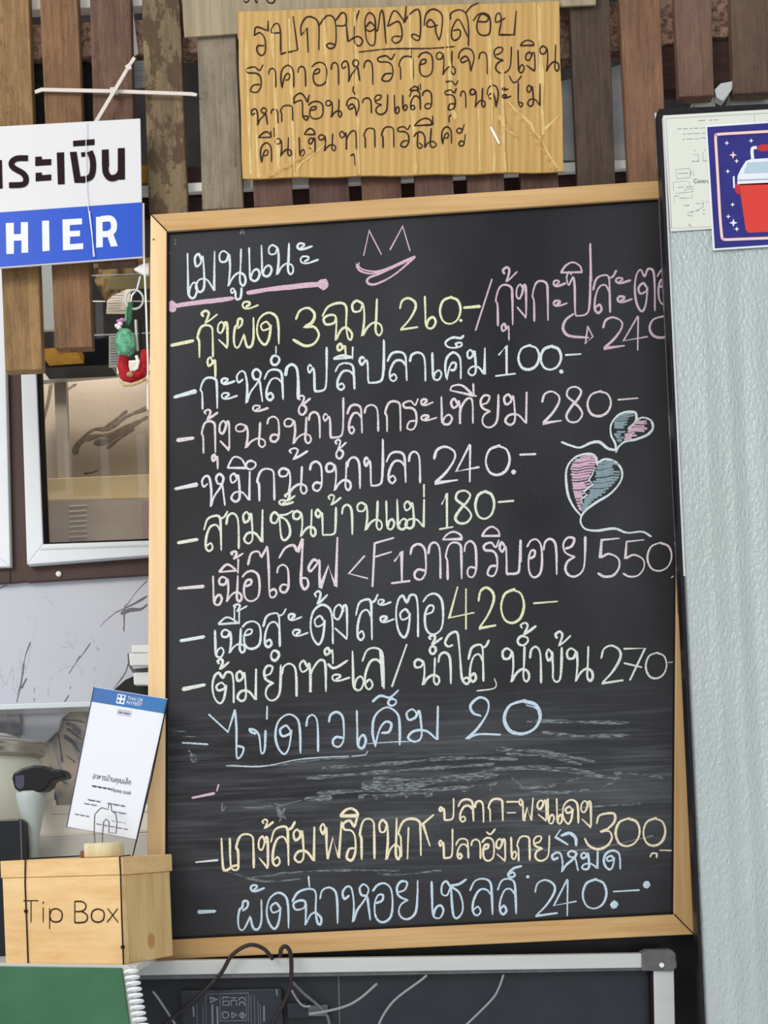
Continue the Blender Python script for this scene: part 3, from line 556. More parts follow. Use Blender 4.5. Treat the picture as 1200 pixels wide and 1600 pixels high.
# clutter between the slats and the window
cl = [('paper_list', 'white typed sheet hanging behind the green ornament', 'paper', [(169, 450), (205, 449), (200, 490), (166, 490)], .50, .002, 'white_paper_t'),
      ('paper_list', 'smaller typed sheet below the white wire, left of the green ornament', 'paper', [(170, 525), (200, 523), (200, 572), (170, 574)], .3775, .002, 'white_paper_t'),
      ('gold_packet', 'crumpled gold packets on the rack under the cashier sign', 'packet', [(146, 412), (235, 402), (235, 436), (196, 440), (170, 452), (160, 462), (148, 440)], .41, .03, 'gold'),
      ('khaki_packet', 'flat khaki packet above the white typed sheet', 'packet', [(172, 432), (236, 428), (236, 449), (168, 451)], .405, .005, 'khaki'),
      ('yellow_tray', 'small yellow tray showing under the second slat below the cashier sign', 'tray', [(66, 545), (122, 541), (121, 552), (66, 556)], .33, .05, 'carton'),
      ('black_tray', 'dark glossy tray between the slats and the window frame', 'tray', [(64, 560), (112, 556), (140, 548), (142, 530), (172, 526), (172, 570), (64, 575)], .38, .06, 'smoke_glass'),
      ('grey_panel', 'pale grey-green board showing in the gap between the two left slats', 'board', [(54, 405), (90, 404), (90, 514), (58, 516)], .38, .01, 'clear')]
M['white_paper_t'] = mat('typed_paper', '#e6e1d7', .7)
for n, l, c, p, Y, t, mm in cl:
    o = single(n, l, c, P(p, Y, t), M[mm], bevel=0)
    if mm == 'white_paper_t':
        q_ = MB(); y0 = p[0][1]
        for k in range(4, int(p[3][1]-y0)-2, 4):
            q_.ribbon([at(p[3][0]+3, y0+k, Y-.0002), at(p[3][0]+30-(k*7) % 9, y0+k-1, Y-.0002)], .0016, h=.0001, jit=.3)
        q_.obj('typed_lines', M['print_grey'], o, solid=False, kind='stuff')
wr = single('white_wire', 'thin white wire of the rack under the second slat', 'wire', MB().tube([at(140, 431, .39), at(235, 427, .39)], .0009, 6), M['string'], bevel=0)
wr = single('white_wire', 'thin white wire running below the typed sheet', 'wire', MB().tube([at(142, 524, .37), at(235, 520, .37)], .0011, 6), M['string'], bevel=0)

# ------------------------------------------------------------------ slatted wooden screen
SL = [ # top y, x-left, x-right at that y; bottom y, x-left, x-right; colours; whether weathered
 (-40, -94, -35, 570, -72, -13, '#806247', '#5f4733'), (-40, -172, -113, 560, -150, -91, '#8c6f4e', '#684f36'), (-40, -16, 43, 578, 8, 66, '#94754e', '#6a5033'), (-40, 60, 119, 543, 86, 144, '#886546', '#5f4431'), (-40, 139, 203, 411, 152, 212, '#725645', '#4c362c'),
 (-40, 220, 279, 334, 233, 293, '#7d6b50', '#5c4b38'), (-40, 305, 364, 326, 316, 380, '#8a7f6c', '#6d6253'),
 (200, 390, 449, 322, 397, 458, '#6d5146', '#4f3a34'), (200, 478, 538, 318, 484, 547, '#5f4640', '#453332'), (200, 560, 622, 314, 566, 628, '#6f5143', '#50392f'),
 (200, 644, 702, 310, 649, 710, '#6a5148', '#4c3833'), (200, 726, 783, 304, 731, 789, '#6b5246', '#4c3a33'), (200, 808, 866, 298, 815, 874, '#5c463e', '#40312c'),
 (-40, 888, 951, 300, 904, 962, '#544438', '#3a2f2b'), (-40, 966, 1029, 296, 984, 1044, '#84614a', '#644838'), (-40, 1053, 1110, 150, 1061, 1116, '#765a4c', '#5c4338'), (-40, 1141, 1204, 145, 1146, 1210, '#66503f', '#4f3c34'),
 (-40, 1226, 1288, 142, 1232, 1294, '#7a5d49', '#59433a'), (-40, 1310, 1372, 139, 1316, 1378, '#6c5446', '#4f3c34'), (-40, 1394, 1456, 136, 1400, 1462, '#80624b', '#5c4538')]
def slat_wood(i, c1, c2):
    m = wood('slat_wood_%d' % i, c1, c2, (150, 120, 7 + i % 3), .9, .72, (.3, .7)); nt = m.node_tree; N = nt.nodes; L = nt.links
    g = N.new('ShaderNodeNewGeometry'); b = N['Principled BSDF']; src = b.inputs['Base Color'].links[0].from_socket
    def layer(src, sc, lo, hi, col, k, off):
        mp = N.new('ShaderNodeMapping'); mp.inputs['Scale'].default_value = sc; mp.inputs['Location'].default_value = (off, off*.7, i*3.1); L.new(g.outputs['Position'], mp.inputs[0])
        n = N.new('ShaderNodeTexNoise'); n.inputs['Scale'].default_value = 1; n.inputs['Detail'].default_value = 6; n.inputs['Roughness'].default_value = .7; L.new(mp.outputs[0], n.inputs[0])
        r = N.new('ShaderNodeMapRange'); r.inputs[1].default_value = lo; r.inputs[2].default_value = hi; r.inputs[4].default_value = k; L.new(n.outputs[0], r.inputs[0])
        x = N.new('ShaderNodeMix'); x.data_type = 'RGBA'; L.new(src, x.inputs['A']); x.inputs['B'].default_value = lin(col); L.new(r.outputs[0], x.inputs['Factor']); return x.outputs['Result']
    s = layer(src, (230, 230, 60), .55, .66, c2, .95, 3)              # short dark flecks
    s = layer(s, (26, 26, 9), .42, .75, '#%02x%02x%02x' % tuple(min(255, int(int(c1[j:j+2], 16)*1.25+10)) for j in (1, 3, 5)), .45, 9)   # sun-bleached areas
    if i == 5: s = layer(s, (28, 28, 16), .50, .54, '#4f3b2a', .85, 5)                # dark stains
    if i == 6: s = layer(s, (90, 90, 45), .66, .70, '#2e2822', .9, 7)
    s = layer(s, (420, 420, 200), .60, .68, '#%02x%02x%02x' % tuple(int(int(c2[j:j+2], 16)*.6) for j in (1, 3, 5)), .7, 13)
    L.new(s, b.inputs['Base Color']); return m
sc = root('slat_screen', 'screen of weathered upright wooden slats behind the signs and blackboard', 'screen', at(500, 560, .05))
for i, (ya, a0, a1, yb, b0, b1, c1, c2) in enumerate(SL):
    mm = slat_wood(i, c1, c2)
    dy = 3*math.sin(i*2.1)
    mb = MB(); hh = -.045*(b1-b0)/2
    n = 1
    mb.prism([(a0, ya), (a1, ya), (b1, yb+hh), (b0, yb-hh)], .045 + .002*math.sin(i*1.7), .022)
    mb.obj('slat', mm, sc, bevel=.002)

# ------------------------------------------------------------------ cardboard notices
gc = root('weathered_cardboard', 'weathered grey cardboard strip pinned behind the yellow cardboard notice', 'cardboard', at(600, 50, .035))
P([(284, -60), (932, -60), (931, 7), (812, 13), (800, 50), (371, 60), (371, 52), (288, 58), (286, 30)], .036, .004).obj('sheet', M['card_grey'], gc, bevel=.0004)
mb = strokes('C 380 0 4.615|w 2.6|~ 4,6 22,18 42,2|~ 86,2 96,18 100,6|~ 170,-6 180,16 212,22 232,-4', .0358, 2.6, MB()); mb.obj('lettering', M['marker'], gc, solid=False)
cb = root('cardboard_notice', 'yellow-brown cardboard notice with four handwritten marker lines', 'sign', at(625, 275, .03))
def card_pt(u, v):
    """u across, v down"""
    xl = 371 + 8*v + .5*math.sin(v*13); xr = 873 + 8*v + .6*math.sin(v*11+1)
    x = xl + (xr-xl)*u; yt = 18 - 16*u + .5*math.sin(u*17); yb = 279 - 11*u + .7*math.sin(u*29)
    return x, yt + (yb-yt)*v
CR = [((630+760/4.615, 100+270/4.615), (630+930/4.615, 100+490/4.615)), ((630+930/4.615, 100+490/4.615), (630+1090/4.615, 100+760/4.615)), ((630+690/4.615, 100+380/4.615), (630+820/4.615, 100+540/4.615)), ((380+160/4.615, 120+737/4.615), (380+500/4.615, 120+540/4.615))]
def card_h(x, y):
    h = .0005*math.sin(x*.21)*math.sin(x*.037+1) + .0004*math.sin(x*.55 + y*.01)
    for k, c in ((553, 1), (697, .7), (765, .7), (785, .9), (841, .9), (451, .6)):
        xx = x - c*0 - (y-130)*.03; h += .0019*c*math.exp(-((xx-k)/1.9)**2)
    for (ax, ay), (bx, by) in CR:
        dx, dy = bx-ax, by-ay; L2 = dx*dx+dy*dy; t = max(0, min(1, ((x-ax)*dx+(y-ay)*dy)/L2)); d = math.hypot(x-ax-t*dx, y-ay-t*dy) + 1.2*math.sin(y*.5)
        h += .0026*math.exp(-(d/2.2)**2)
    if x < 388: h += .0009*math.exp(-((x-381)/3)**2)
    return h
mb = MB(); nu, nv = 260, 70; vs = []; fs = []
for j in range(nv+1):
    for i in range(nu+1):
        x, y = card_pt(i/nu, j/nv); vs.append(at(x, y, .031 - card_h(x, y)))
for j in range(nv+1):
    for i in range(nu+1):
        x, y = card_pt(i/nu, j/nv); vs.append(at(x, y, .031) + Vector((0, .0035, 0)))
N1 = (nu+1)*(nv+1); q = lambda i, j: j*(nu+1)+i
for j in range(nv):
    for i in range(nu):
        a, b, c, d = q(i, j), q(i+1, j), q(i+1, j+1), q(i, j+1); fs += [(a, b, c, d), (N1+d, N1+c, N1+b, N1+a)]
for i in range(nu): fs += [(q(i+1, 0), q(i, 0), N1+q(i, 0), N1+q(i+1, 0)), (q(i, nv), q(i+1, nv), N1+q(i+1, nv), N1+q(i, nv))]
for j in range(nv): fs += [(q(0, j), q(0, j+1), N1+q(0, j+1), N1+q(0, j)), (q(nu, j+1), q(nu, j), N1+q(nu, j), N1+q(nu, j+1))]
mb.add(vs, fs).obj('sheet', M['card'], cb, smooth=False)
strokes(CARD, .031, 2.3, MB(), jit=.12, h=.0003, proj=lambda x, y: at(x, y, .0304 - card_h(x, y))).obj('handwriting', M['marker'], cb, solid=False)
MB().ribbon([at(767, 199, .0295), at(773, 210, .0293), at(780, 224, .0295)], .0042, h=.0008).obj('tape_scrap', M['white'], cb, solid=False)

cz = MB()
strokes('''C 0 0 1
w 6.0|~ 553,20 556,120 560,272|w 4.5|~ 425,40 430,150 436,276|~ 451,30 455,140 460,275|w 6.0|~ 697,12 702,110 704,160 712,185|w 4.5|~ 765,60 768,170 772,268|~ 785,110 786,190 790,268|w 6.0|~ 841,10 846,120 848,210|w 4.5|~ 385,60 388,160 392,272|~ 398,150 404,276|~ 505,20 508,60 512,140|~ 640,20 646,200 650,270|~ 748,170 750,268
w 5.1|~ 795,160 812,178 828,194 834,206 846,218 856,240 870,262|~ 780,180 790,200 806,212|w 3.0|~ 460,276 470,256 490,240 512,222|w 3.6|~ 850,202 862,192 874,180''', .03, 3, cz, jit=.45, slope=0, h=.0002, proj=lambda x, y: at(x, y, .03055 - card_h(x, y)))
cz.obj('crease_light', mat('crease_highlight', '#dfc286', .5, col2='#caa765', vscale=(80, 80, 60)), cb, solid=False)['kind'] = 'stuff'  # highlights along the cardboard ridges, put in as paler ribbons
# ------------------------------------------------------------------ cashier sign, ties and string
sg = root('cashier_sign', 'white and blue cashier sign tied to the slats with cable ties', 'sign', at(60, 410, .015))
TL, TR, BR, BL = (-240, 211), (219, 185), (223, 402), (-240, 437)
P([TL, TR, BR, BL], .016, .004).obj('plate', M['sign_white'], sg, bevel=.0006)
P([(-239, 349), (221.5, 316), (222.5, 400.5), (-239, 435)], .0156, .0006).obj('blue_field', M['sign_blue'], sg)
def poly(mb, Y, t, frame, *ps):
    ox, oy, s_ = frame
    for p in ps: mb.prism([(ox+x/s_, oy+y/s_) for x, y in p], Y, t)
    return mb
F5 = (0, 180, 5)
le = poly(MB(), .0152, .0005, F5,
  [(45, 843), (108, 840), (108, 930), (163, 928), (163, 836), (218, 835), (220, 1073), (168, 1076), (168, 978), (108, 981), (108, 1082), (50, 1085)],
  [(328, 825), (383, 823), (387, 1058), (332, 1064)],
  [(488, 815), (640, 806), (641, 852), (545, 858), (545, 905), (625, 901), (625, 945), (547, 949), (547, 1008), (650, 1000), (650, 1045), (492, 1056)])
F4 = (0, 180, 5)
def band_(pts, Y, wpx, mbb, fr=(0, 180, 5)):
    Y = Y - .00025
    """flat printed letter stroke with square ends"""
    C = [(fr[0]+x/fr[2], fr[1]+y/fr[2]) for x, y in curve([tuple(p) for p in pts], n=5)]
    n = len(C); A = []; B = []
    for i in range(n):
        dx = C[min(i+1, n-1)][0]-C[max(i-1, 0)][0]; dy = C[min(i+1, n-1)][1]-C[max(i-1, 0)][1]; l = math.hypot(dx, dy) or 1
        A.append((C[i][0]-dy/l*wpx/2, C[i][1]+dx/l*wpx/2)); B.append((C[i][0]+dy/l*wpx/2, C[i][1]-dx/l*wpx/2))
    vs = [at(*a, Y) for a in A] + [at(*b, Y) for b in B]
    mbb.add(vs, [(i, i+1, n+i+1, n+i) for i in range(n-1)])
poly(le, .0152, .0005, F5, [(750, 795), (800, 792), (803, 1030), (752, 1034)], [(832, 925), (880, 915), (920, 1022), (866, 1027)])
band_([(790, 812), (860, 808), (888, 840), (886, 895), (850, 925), (798, 930)], .0152, 9.6, le)
# letters of the same word further along the sign
band_([(-90, 900), (-110, 868), (-160, 862), (-190, 890), (-180, 930), (-110, 985), (-95, 1030), (-130, 1072), (-180, 1074), (-210, 1045)], .0152, 10, le)
poly(le, .0152, .0005, F5, [(-400, 1108), (-340, 870), (-290, 866), (-240, 1098), (-290, 1101), (-302, 1045), (-335, 1047), (-348, 1104)])
band_([(-450, 925), (-480, 888), (-540, 890), (-575, 950), (-575, 1040), (-540, 1100), (-480, 1098), (-450, 1060)], .0152, 10, le)
le.obj('white_lettering', M['sign_letter'], sg, solid=False)
th = poly(MB(), .0152, .0005, F5, [(275, 325), (325, 322), (327, 345), (400, 342), (400, 388), (275, 396)], [(278, 450), (325, 447), (328, 468), (400, 462), (400, 508), (278, 516)],
  [(443, 292), (500, 289), (505, 538), (452, 540)], [(570, 200), (738, 186), (738, 232), (572, 243)], [(545, 288), (598, 284), (628, 478), (660, 476), (662, 528), (582, 528)], [(632, 290), (672, 287), (674, 322), (636, 325)],
  [(795, 270), (848, 266), (852, 400), (796, 400)], [(920, 258), (974, 255), (976, 500), (935, 504), (920, 470)])
band_([(700, 282), (722, 340), (726, 420), (708, 480), (655, 503)], .0152, 9.5, th)
band_([(822, 390), (828, 450), (862, 490), (915, 480), (946, 440)], .0152, 10, th)
band_([(218, 335), (130, 338), (90, 370), (105, 410), (180, 455), (203, 500), (180, 540), (70, 547)], .0152, 9, th)
poly(th, .0152, .0005, F5, [(-30, 350), (14, 350), (20, 572), (-28, 574)])
band_([(-150, 372), (-110, 352), (-50, 350), (-6, 380)], .0152, 9, th); band_([(-230, 400), (-330, 400), (-330, 560), (-250, 590), (-230, 400)], .0152, 10, th)
th.obj('thai_lettering', M['ink_brown'], sg, solid=False)
tie = root('cable_tie', 'flat pale cable tie running level across four slats above the cashier sign', 'cable tie', at(180, 143, .035))
MB().prism([(54, 141), (64, 137), (180, 139.5), (300, 144), (308, 146), (307, 150), (295, 149), (180, 145), (66, 142.5), (55, 146)], .036, .002).obj('strap', M['tie'], tie)
MB().rect(172, 136, 183, 146, .032, .005).obj('head', M['tie'], tie, bevel=.0006)
tie = root('cable_tie', 'slanting cable tie holding the cashier sign, knotted over the level one', 'cable tie', at(178, 143, .03))
MB().prism([(147, 189), (199, 102), (208, 88), (212, 91), (203, 105), (153, 190)], .0275, .002).obj('strap', M['tie'], tie)
MB().prism([(195, 103), (202, 98), (206, 106), (199, 110)], .0245, .003).obj('head', M['tie'], tie, bevel=.0006)
MB().tube([at(135, 190, .013), at(134, 250, .013), at(135, 300, .013), at(140, 340, .013), at(148, 401, .013)], .0007, 6).obj('string', M['string'], label='thin white string hanging down over the cashier sign', cat='string')
MB().tube([at(140, 330, .0125), at(144, 365, .0125), at(146, 401, .0125)], .0008, 6).obj('string', M['string'], label='second white string beside the letter R of the cashier sign', cat='string')
MB().tube([at(224, 318, .02), at(225, 400, .02), at(228, 470, .022), at(231, 560, .024), at(231, 640, .026)], .0016, 8).obj('white_cable', M['white'], label='thin white cable hanging along the left frame of the blackboard', cat='cable')

# ------------------------------------------------------------------ hanging ornament
orn = root('hanging_ornament', 'green bauble with red felt boot hanging left of the blackboard', 'ornament', at(205, 605, .03))
MB().tube([at(219, 432, .03), at(214, 452, .03), at(206, 462, .03), at(203, 480, .03)], .0014, 6).obj('wire', M['chrome'], orn)
hp = [at(210 + 14*math.cos(t*.35), 468 + 15*math.sin(t*.35), .028) for t in range(19)]
MB().tube(hp, .0018, 8, False).obj('clear_hoop', M['clear'], orn, smooth=True)
MB().prism([(200, 472), (208, 470), (206, 496), (202, 508), (194, 506), (196, 492)], .026, .006).obj('leaf', M['leaf'], orn, bevel=.001)
MB().prism([(196, 480), (199, 480), (198, 500), (194, 504)], .025, .004).obj('leaf', M['bauble'], orn, bevel=.001)
for x, y, mm in ((186, 502, 'pink'), (191, 500, 'pink'), (188, 506, 'petal'), (183, 509, 'petal'), (186, 512, 'petal')):
    MB().lathe(at(x, y, .02), [(.001, -.003), (.0035, -.002), (.004, 0), (.0035, .002), (.001, .003)], 8).obj('petal', M[mm], orn, smooth=True)
b_ = MB(); prof = [(.001, .0235), (.009, .021), (.0145, .013), (.0165, .002), (.0155, -.008), (.011, -.017), (.006, -.021)]
b_.lathe(at(196, 537, .025), prof, 14).obj('bauble', M['bauble'], orn)
b2 = MB(); b2.tube([at(194, 556, .027), at(192, 572, .027), at(196, 588, .027), at(208, 590, .027), at(220, 582, .027), at(226, 566, .03), at(227, 548, .03)], [.008, .009, .010, .010, .010, .008, .007], 10)
b2.obj('felt_boot', M['red_felt'], orn, smooth=True)
MB().tube([at(188, 594, .018), at(194, 602, .018), at(206, 601, .018), at(218, 597, .018), at(228, 592, .02)], .0028, 7).obj('hem', M['cream_trim'], orn, smooth=True)
MB().tube([at(213, 556, .016), at(216, 566, .016), at(214, 575, .016), at(208, 579, .016)], .0026, 8).obj('white_hook', M['petal'], orn, smooth=True)
MB().lathe(at(203, 585, .0145), [(.001, -.004), (.005, -.002), (.005, .002), (.001, .004)], 9).obj('bead', M['khaki'], orn)
for x in (212, 218): MB().tube([at(x, 500, .03), at(x+1, 520, .03), at(x+3, 548, .03)], .0022, 6).obj('ribbon_end', M['clear'] if x == 212 else M['gap'], orn)
single('bright_patch', 'white piece standing in for a bright patch beside the frame just under the cashier sign', 'clip', P([(208, 420), (222, 412), (233, 410), (233, 428), (224, 429)], .03, .008), M['white'])  # white piece put in for a bright patch beside the frame

# ------------------------------------------------------------------ blackboard
bd = root('menu_blackboard', 'tall blackboard in a pale wooden frame covered with a handwritten chalk menu', 'blackboard', at(655, 1490, .01))
oTL, oTR, oBR, oBL = (235, 335), (1086, 278), (1084, 1460), (229, 1501)
iTL, iTR, iBR, iBL = (260, 361), (1061, 307), (1053, 1429), (257, 1469)
P([oTL, oTR, iTR, iTL], 0, .022).obj('frame_rail', M['pine_h'], bd, bevel=.0015)
P([oBL, iBL, iBR, oBR], 0, .022).obj('frame_rail', M['pine_h'], bd, bevel=.0015)
P([oTL, iTL, iBL, oBL], 0, .022).obj('frame_stile', M['pine_v'], bd, bevel=.0015)
P([oTR, oBR, iBR, iTR], 0, .022).obj('frame_stile', M['pine_r'], bd, bevel=.0015)
P([(254, 355), (1068, 300), (1060, 1436), (250, 1475)], .0075, .008).obj('writing_panel', M['board'], bd)
g = MB()
for a, b, c, d in ((iTL, iTR, (0, 1), .0), (iTR, iBR, (-1, 0), 0), (iTL, iBL, (1, 0), 0), (iBL, iBR, (0, -1), 0)):
    k = 4.0; g.prism([a, b, (b[0]+c[0]*k, b[1]+c[1]*k), (a[0]+c[0]*k, a[1]+c[1]*k)], .005, .002)
g.obj('inner_edge', M['gap'], bd)
for a, b in ((oTL, iTL), (oBR, iBR)):
    MB().prism([a, (a[0]+1.4, a[1]-.4), (b[0]+1.2, b[1]-1), b], -.0004, .001).obj('mitre_gap', M['gap'], bd)
MB().lathe(at(240, 374, -.0002), [(.0016, 0), (.0014, -.0008)], 8, 'Y').obj('nail', M['bracket'], bd)
for nm, mm, wd, data in MENU:
    strokes(data, .0074, wd, MB(), jit=.2, wk=.70).obj(nm, M[mm], bd, solid=False)
for mm, wd, rows in HATCH:
    hb = MB(); pm = .001
    for y, x0, x1 in rows:
        pts = [(860 + x/6, 630 + (y + 6*math.sin(x*.03))/6 - .08*(x-x0)/6) for x in (x0, (2*x0+x1)/3, (x0+2*x1)/3, x1)]
        hb.ribbon([at(x, yy, .0073) for x, yy in curve(pts)], wd*pm*random.uniform(.8, 1.15), jit=.2)
        if random.random() < .6: hb.ribbon([at(x+1, yy+1.9, .0073) for x, yy in curve(pts[:3])], wd*pm*.7, jit=.2)
    hb.obj('chalk_hatching', M[mm], bd, solid=False)
strokes(SMEARS, .0075, 3, MB(), jit=.35, h=.0001).obj('wiped_chalk', M['chalk_smear'], bd, solid=False, kind='stuff')

# ------------------------------------------------------------------ refrigerator panel at the right
fr_ = root('refrigerator_panel', 'tall grey embossed refrigerator panel with black edge covering the right side of the blackboard', 'refrigerator', at(1150, 1640, -.05))
def fx(y): return 1037 + (y-180)*.0470
P([(1029, 170), (1440, 150), (1440, 161), (1037, 182), (fx(1660), 1660), (fx(1660)-7, 1660)], -.085, .026).obj('black_trim', M['trim_black'], fr_, bevel=.001)
P([(1022.8, 176), (1025.3, 176), (1062.5, 960), (1060, 960)], -.060, .004).obj('chrome_strip', M['chrome'], fr_)
P([(1034.5, 184), (1037, 184), (1071, 900), (1068, 900)], -.0865, .003).obj('chrome_strip', M['chrome'], fr_)
P([(1069, 900), (1071, 900), (1106, 1640), (1104, 1640)], -.0865, .003).obj('chrome_strip', M['bracket'], fr_)
eb = MB(); vs = []; fs = []; nu, nv = 130, 40
for j in range(nv+1):
    y = 176 + (1660-176)*j/nv; x0 = fx(y)
    for i in range(nu+1):
        x = x0 + (1440-1037)*i/nu; t = (x-x0)
        d = .0016*math.exp(-((t-46)/9)**2) + .0022*math.exp(-((t-82)/8)**2) - .002*math.exp(-((t-104)/9)**2) + .002*math.exp(-((t-128)/12)**2) + .001*math.sin(t*.04)
        d *= min(1, max(0, (y-330)/300)) 
        vs.append(at(x, y - .05*(x-x0), -.0835 - d))
for j in range(nv):
    for i in range(nu): a = j*(nu+1)+i; fs.append((a, a+1, a+nu+2, a+nu+1))
eb.add(vs, fs).obj('embossed_sheet', M['emboss'], fr_, smooth=True)
P([(1042, 200), (1440, 184), (1440, 1660), (1111, 1660)], -.079, .019).obj('core', M['alu'], fr_)
P([(1036, 180.5), (1425, 158), (1425, 338), (1048, 361.5)], -.0860, .0008).obj('diagram_sheet', M['sheet'], fr_, label='pale wiring diagram sheet')
F64 = (1020, 150, 6.4)
dg = '''C 1020 150 6.4
w .45|~ 130,225 1015,178! 1300,165|~ 130,225! 190,1325! 590,1305|~ 1018,180 1018,265|~ 230,735 370,722! 375,815! 240,828! 230,735|~ 205,860 350,850|~ 205,860 208,945|~ 365,850 368,905|~ 225,975 320,968! 320,935! 375,930|~ 325,965 385,960|~ 235,1000 260,1000;265,1022 400,1018|~ 210,1005 218,1065|~ 405,585 455,585! 458,655! 395,655|~ 500,560 505,640|~ 405,740 405,800|~ 395,985 395,1010|~ 500,1045 505,1110! 430,1150! 345,1160|~ 305,1095 365,1090|~ 350,1160 355,1190
w 1|~ 455,248 525,243|~ 565,243 600,240;620,240 645,238|w .9|~ 245,330 285,328;300,328 350,326;370,326 395,324;412,322 460,320;478,320 540,318|~ 300,382 330,380;345,378 400,376;410,376 470,374;490,372 540,370|~ 300,434 320,433;340,430 400,430;415,430 465,428;480,420 540,416|~ 410,545 425,544;512,544 525,543|~ 395,650 415,650;440,650 455,650;500,650 540,648|~ 255,775 350,770|~ 378,745 378,790|~ 250,915 305,912;330,912 400,905;380,930 405,930;380,960 405,955|~ 215,1000 260,1000;275,1022 330,1020
~ 430,1075 475,1073;490,1078 505,1078;535,1058 548,1058|~ 310,1094 365,1094|~ 440,1148 460,1146;500,1142 520,1140;500,1180 520,1178|~ 375,1168 405,1162;350,1195 400,1200|~ 360,1280 375,1300 385,1292|~ 1140,252 1160,248'''
strokes(dg, -.0862, .5, MB(), jit=0, h=.0001).obj('diagram_lines', M['print_grey'], fr_, solid=False)
st = P([(1102, 195.5), (1391, 177), (1391, 373), (1114, 391)], -.0875, .001).obj('cooler_sticker', M['p_white'], fr_, label='square indigo sticker picturing a red cooler box')
P([(1105, 198.5), (1388, 180), (1388, 370), (1117, 388)], -.0879, .0005).obj('indigo_field', M['purple'], st)
def sym(p):
    """an outline given for its half up to 1300 is completed by the other half"""
    if not any(x == 1300 for x, y in p): return p
    k = next(i for i, (x, y) in enumerate(p) if x == 1300 and p[(i+1) % len(p)][0] == 1300); p = p[k+1:] + p[:k+1]
    L = [(x if x != 1300 else 1450, y - (6 if x == 1300 else 0)) for x, y in p]
    return L + [(2900-x, y - .08*(1450-x)) for x, y in L[-2:0:-1]]
def onst(name, mm, *ps, Y=-.0883):
    return poly(MB(), Y, .0003, F64, *[sym(p) for p in ps]).obj(name, mm, st)
bl = MB(); band_([(1190, 352), (900, 368), (690, 380), (645, 388), (628, 410), (640, 640), (655, 900), (672, 1200), (690, 1400), (705, 1428), (735, 1436), (900, 1430), (1450, 1408), (2150, 1368), (2230, 1350), (2255, 1300), (2240, 500), (2235, 310), (2205, 290), (2150, 290), (1700, 318), (1190, 352)], -.0882, 4.2, bl, F64)
bl.obj('peach_border', M['peach'], st, solid=False)
onst('cooler_body', M['p_red'], [(862, 880), (1300, 860), (1300, 1350), (960, 1368), (930, 1345)])
onst('cooler_rim', M['p_white'], [(845, 870), (848, 800), (880, 730), (930, 650), (980, 632), (1300, 610), (1300, 880), (862, 892)])
onst('cooler_rim_shade', M['p_grey'], [(850, 838), (1300, 820), (1300, 828), (852, 848)], Y=-.0886)
onst('cooler_lid', M['p_blue'], [(912, 775), (918, 735), (950, 665), (1300, 645), (1300, 760)], Y=-.0886)
onst('side_handle', M['p_white'], [(800, 805), (818, 800), (822, 925), (805, 920)])
onst('side_handle', M['p_dred'], [(815, 925), (832, 870), (862, 890), (870, 985), (830, 970)])
onst('handle_grip', M['p_dred'], [(1042, 510), (1080, 485), (1300, 470), (1300, 540), (1090, 555), (1050, 540)])
hb = MB(); band_([(1000, 632), (992, 560), (1000, 522), (1040, 515)], -.0884, 5, hb, F64); hb.obj('handle_arm', M['p_white'], st, solid=False)
for x, y, r, c in ((740, 470, 24, 'p_white'), (983, 447, 24, 'p_white'), (803, 590, 38, 'peach'), (838, 650, 24, 'p_white'), (750, 753, 24, 'p_white'), (798, 1086, 24, 'p_white'), (755, 1205, 24, 'p_white'), (806, 1268, 42, 'p_white'), (840, 1330, 26, 'p_white')):
    onst('star', M[c], [(x+(r if k % 2 == 0 else r*.36)*math.sin(k*math.pi/4), y-(r if k % 2 == 0 else r*.36)*math.cos(k*math.pi/4)) for k in range(8)])

# ------------------------------------------------------------------ lower left: table, tip box, card, cooker
def text_mesh(s, height_px, proj, mm, parent, name, x0, y0, width_px=None):
    cu = bpy.data.curves.new('t', 'FONT'); cu.body = s; o = link(bpy.data.objects.new('t', cu))
    bpy.context.view_layer.update(); me = bpy.data.meshes.new_from_object(o.evaluated_get(bpy.context.evaluated_depsgraph_get()))
    bpy.data.objects.remove(o)
    xs = [v.co.x for v in me.vertices]; ys = [v.co.y for v in me.vertices]
    if not xs: return
    kx = (width_px/(max(xs)-min(xs))) if width_px else height_px; ky = height_px
    mb = MB(); mb.add([proj(x0 + (v.co.x-min(xs))*kx, y0 - v.co.y*ky) for v in me.vertices], [tuple(p.vertices) for p in me.polygons])
    return mb.obj(name, mm, parent, solid=False)
tp_ = root('side_table', 'pale grey table top under the wooden tip box', 'table', at(80, 1512, -.1))
zt = at(197, 1507, -.145).z
def slab(mb, x0, x1, y0, y1, z0, z1):
    v = [(x, y, z) for z in (z0, z1) for x, y in ((x0, y0), (x1, y0), (x1, y1), (x0, y1))]
    return mb.add(v, [(0, 3, 2, 1), (4, 5, 6, 7), (0, 1, 5, 4), (1, 2, 6, 5), (2, 3, 7, 6), (3, 0, 4, 7)])
xr = at(214, 1507, -.17).x
slab(MB(), -1.0, xr, -.172, -.012, zt-.009, zt).obj('top', M['bin_low'], tp_, bevel=.002)
slab(MB(), -1.0, at(222, 1500, 0).x-.02, -.012, .455, zt-.03, zt-.001).obj('back_shelf', M['bin_low'], tp_, bevel=.002)
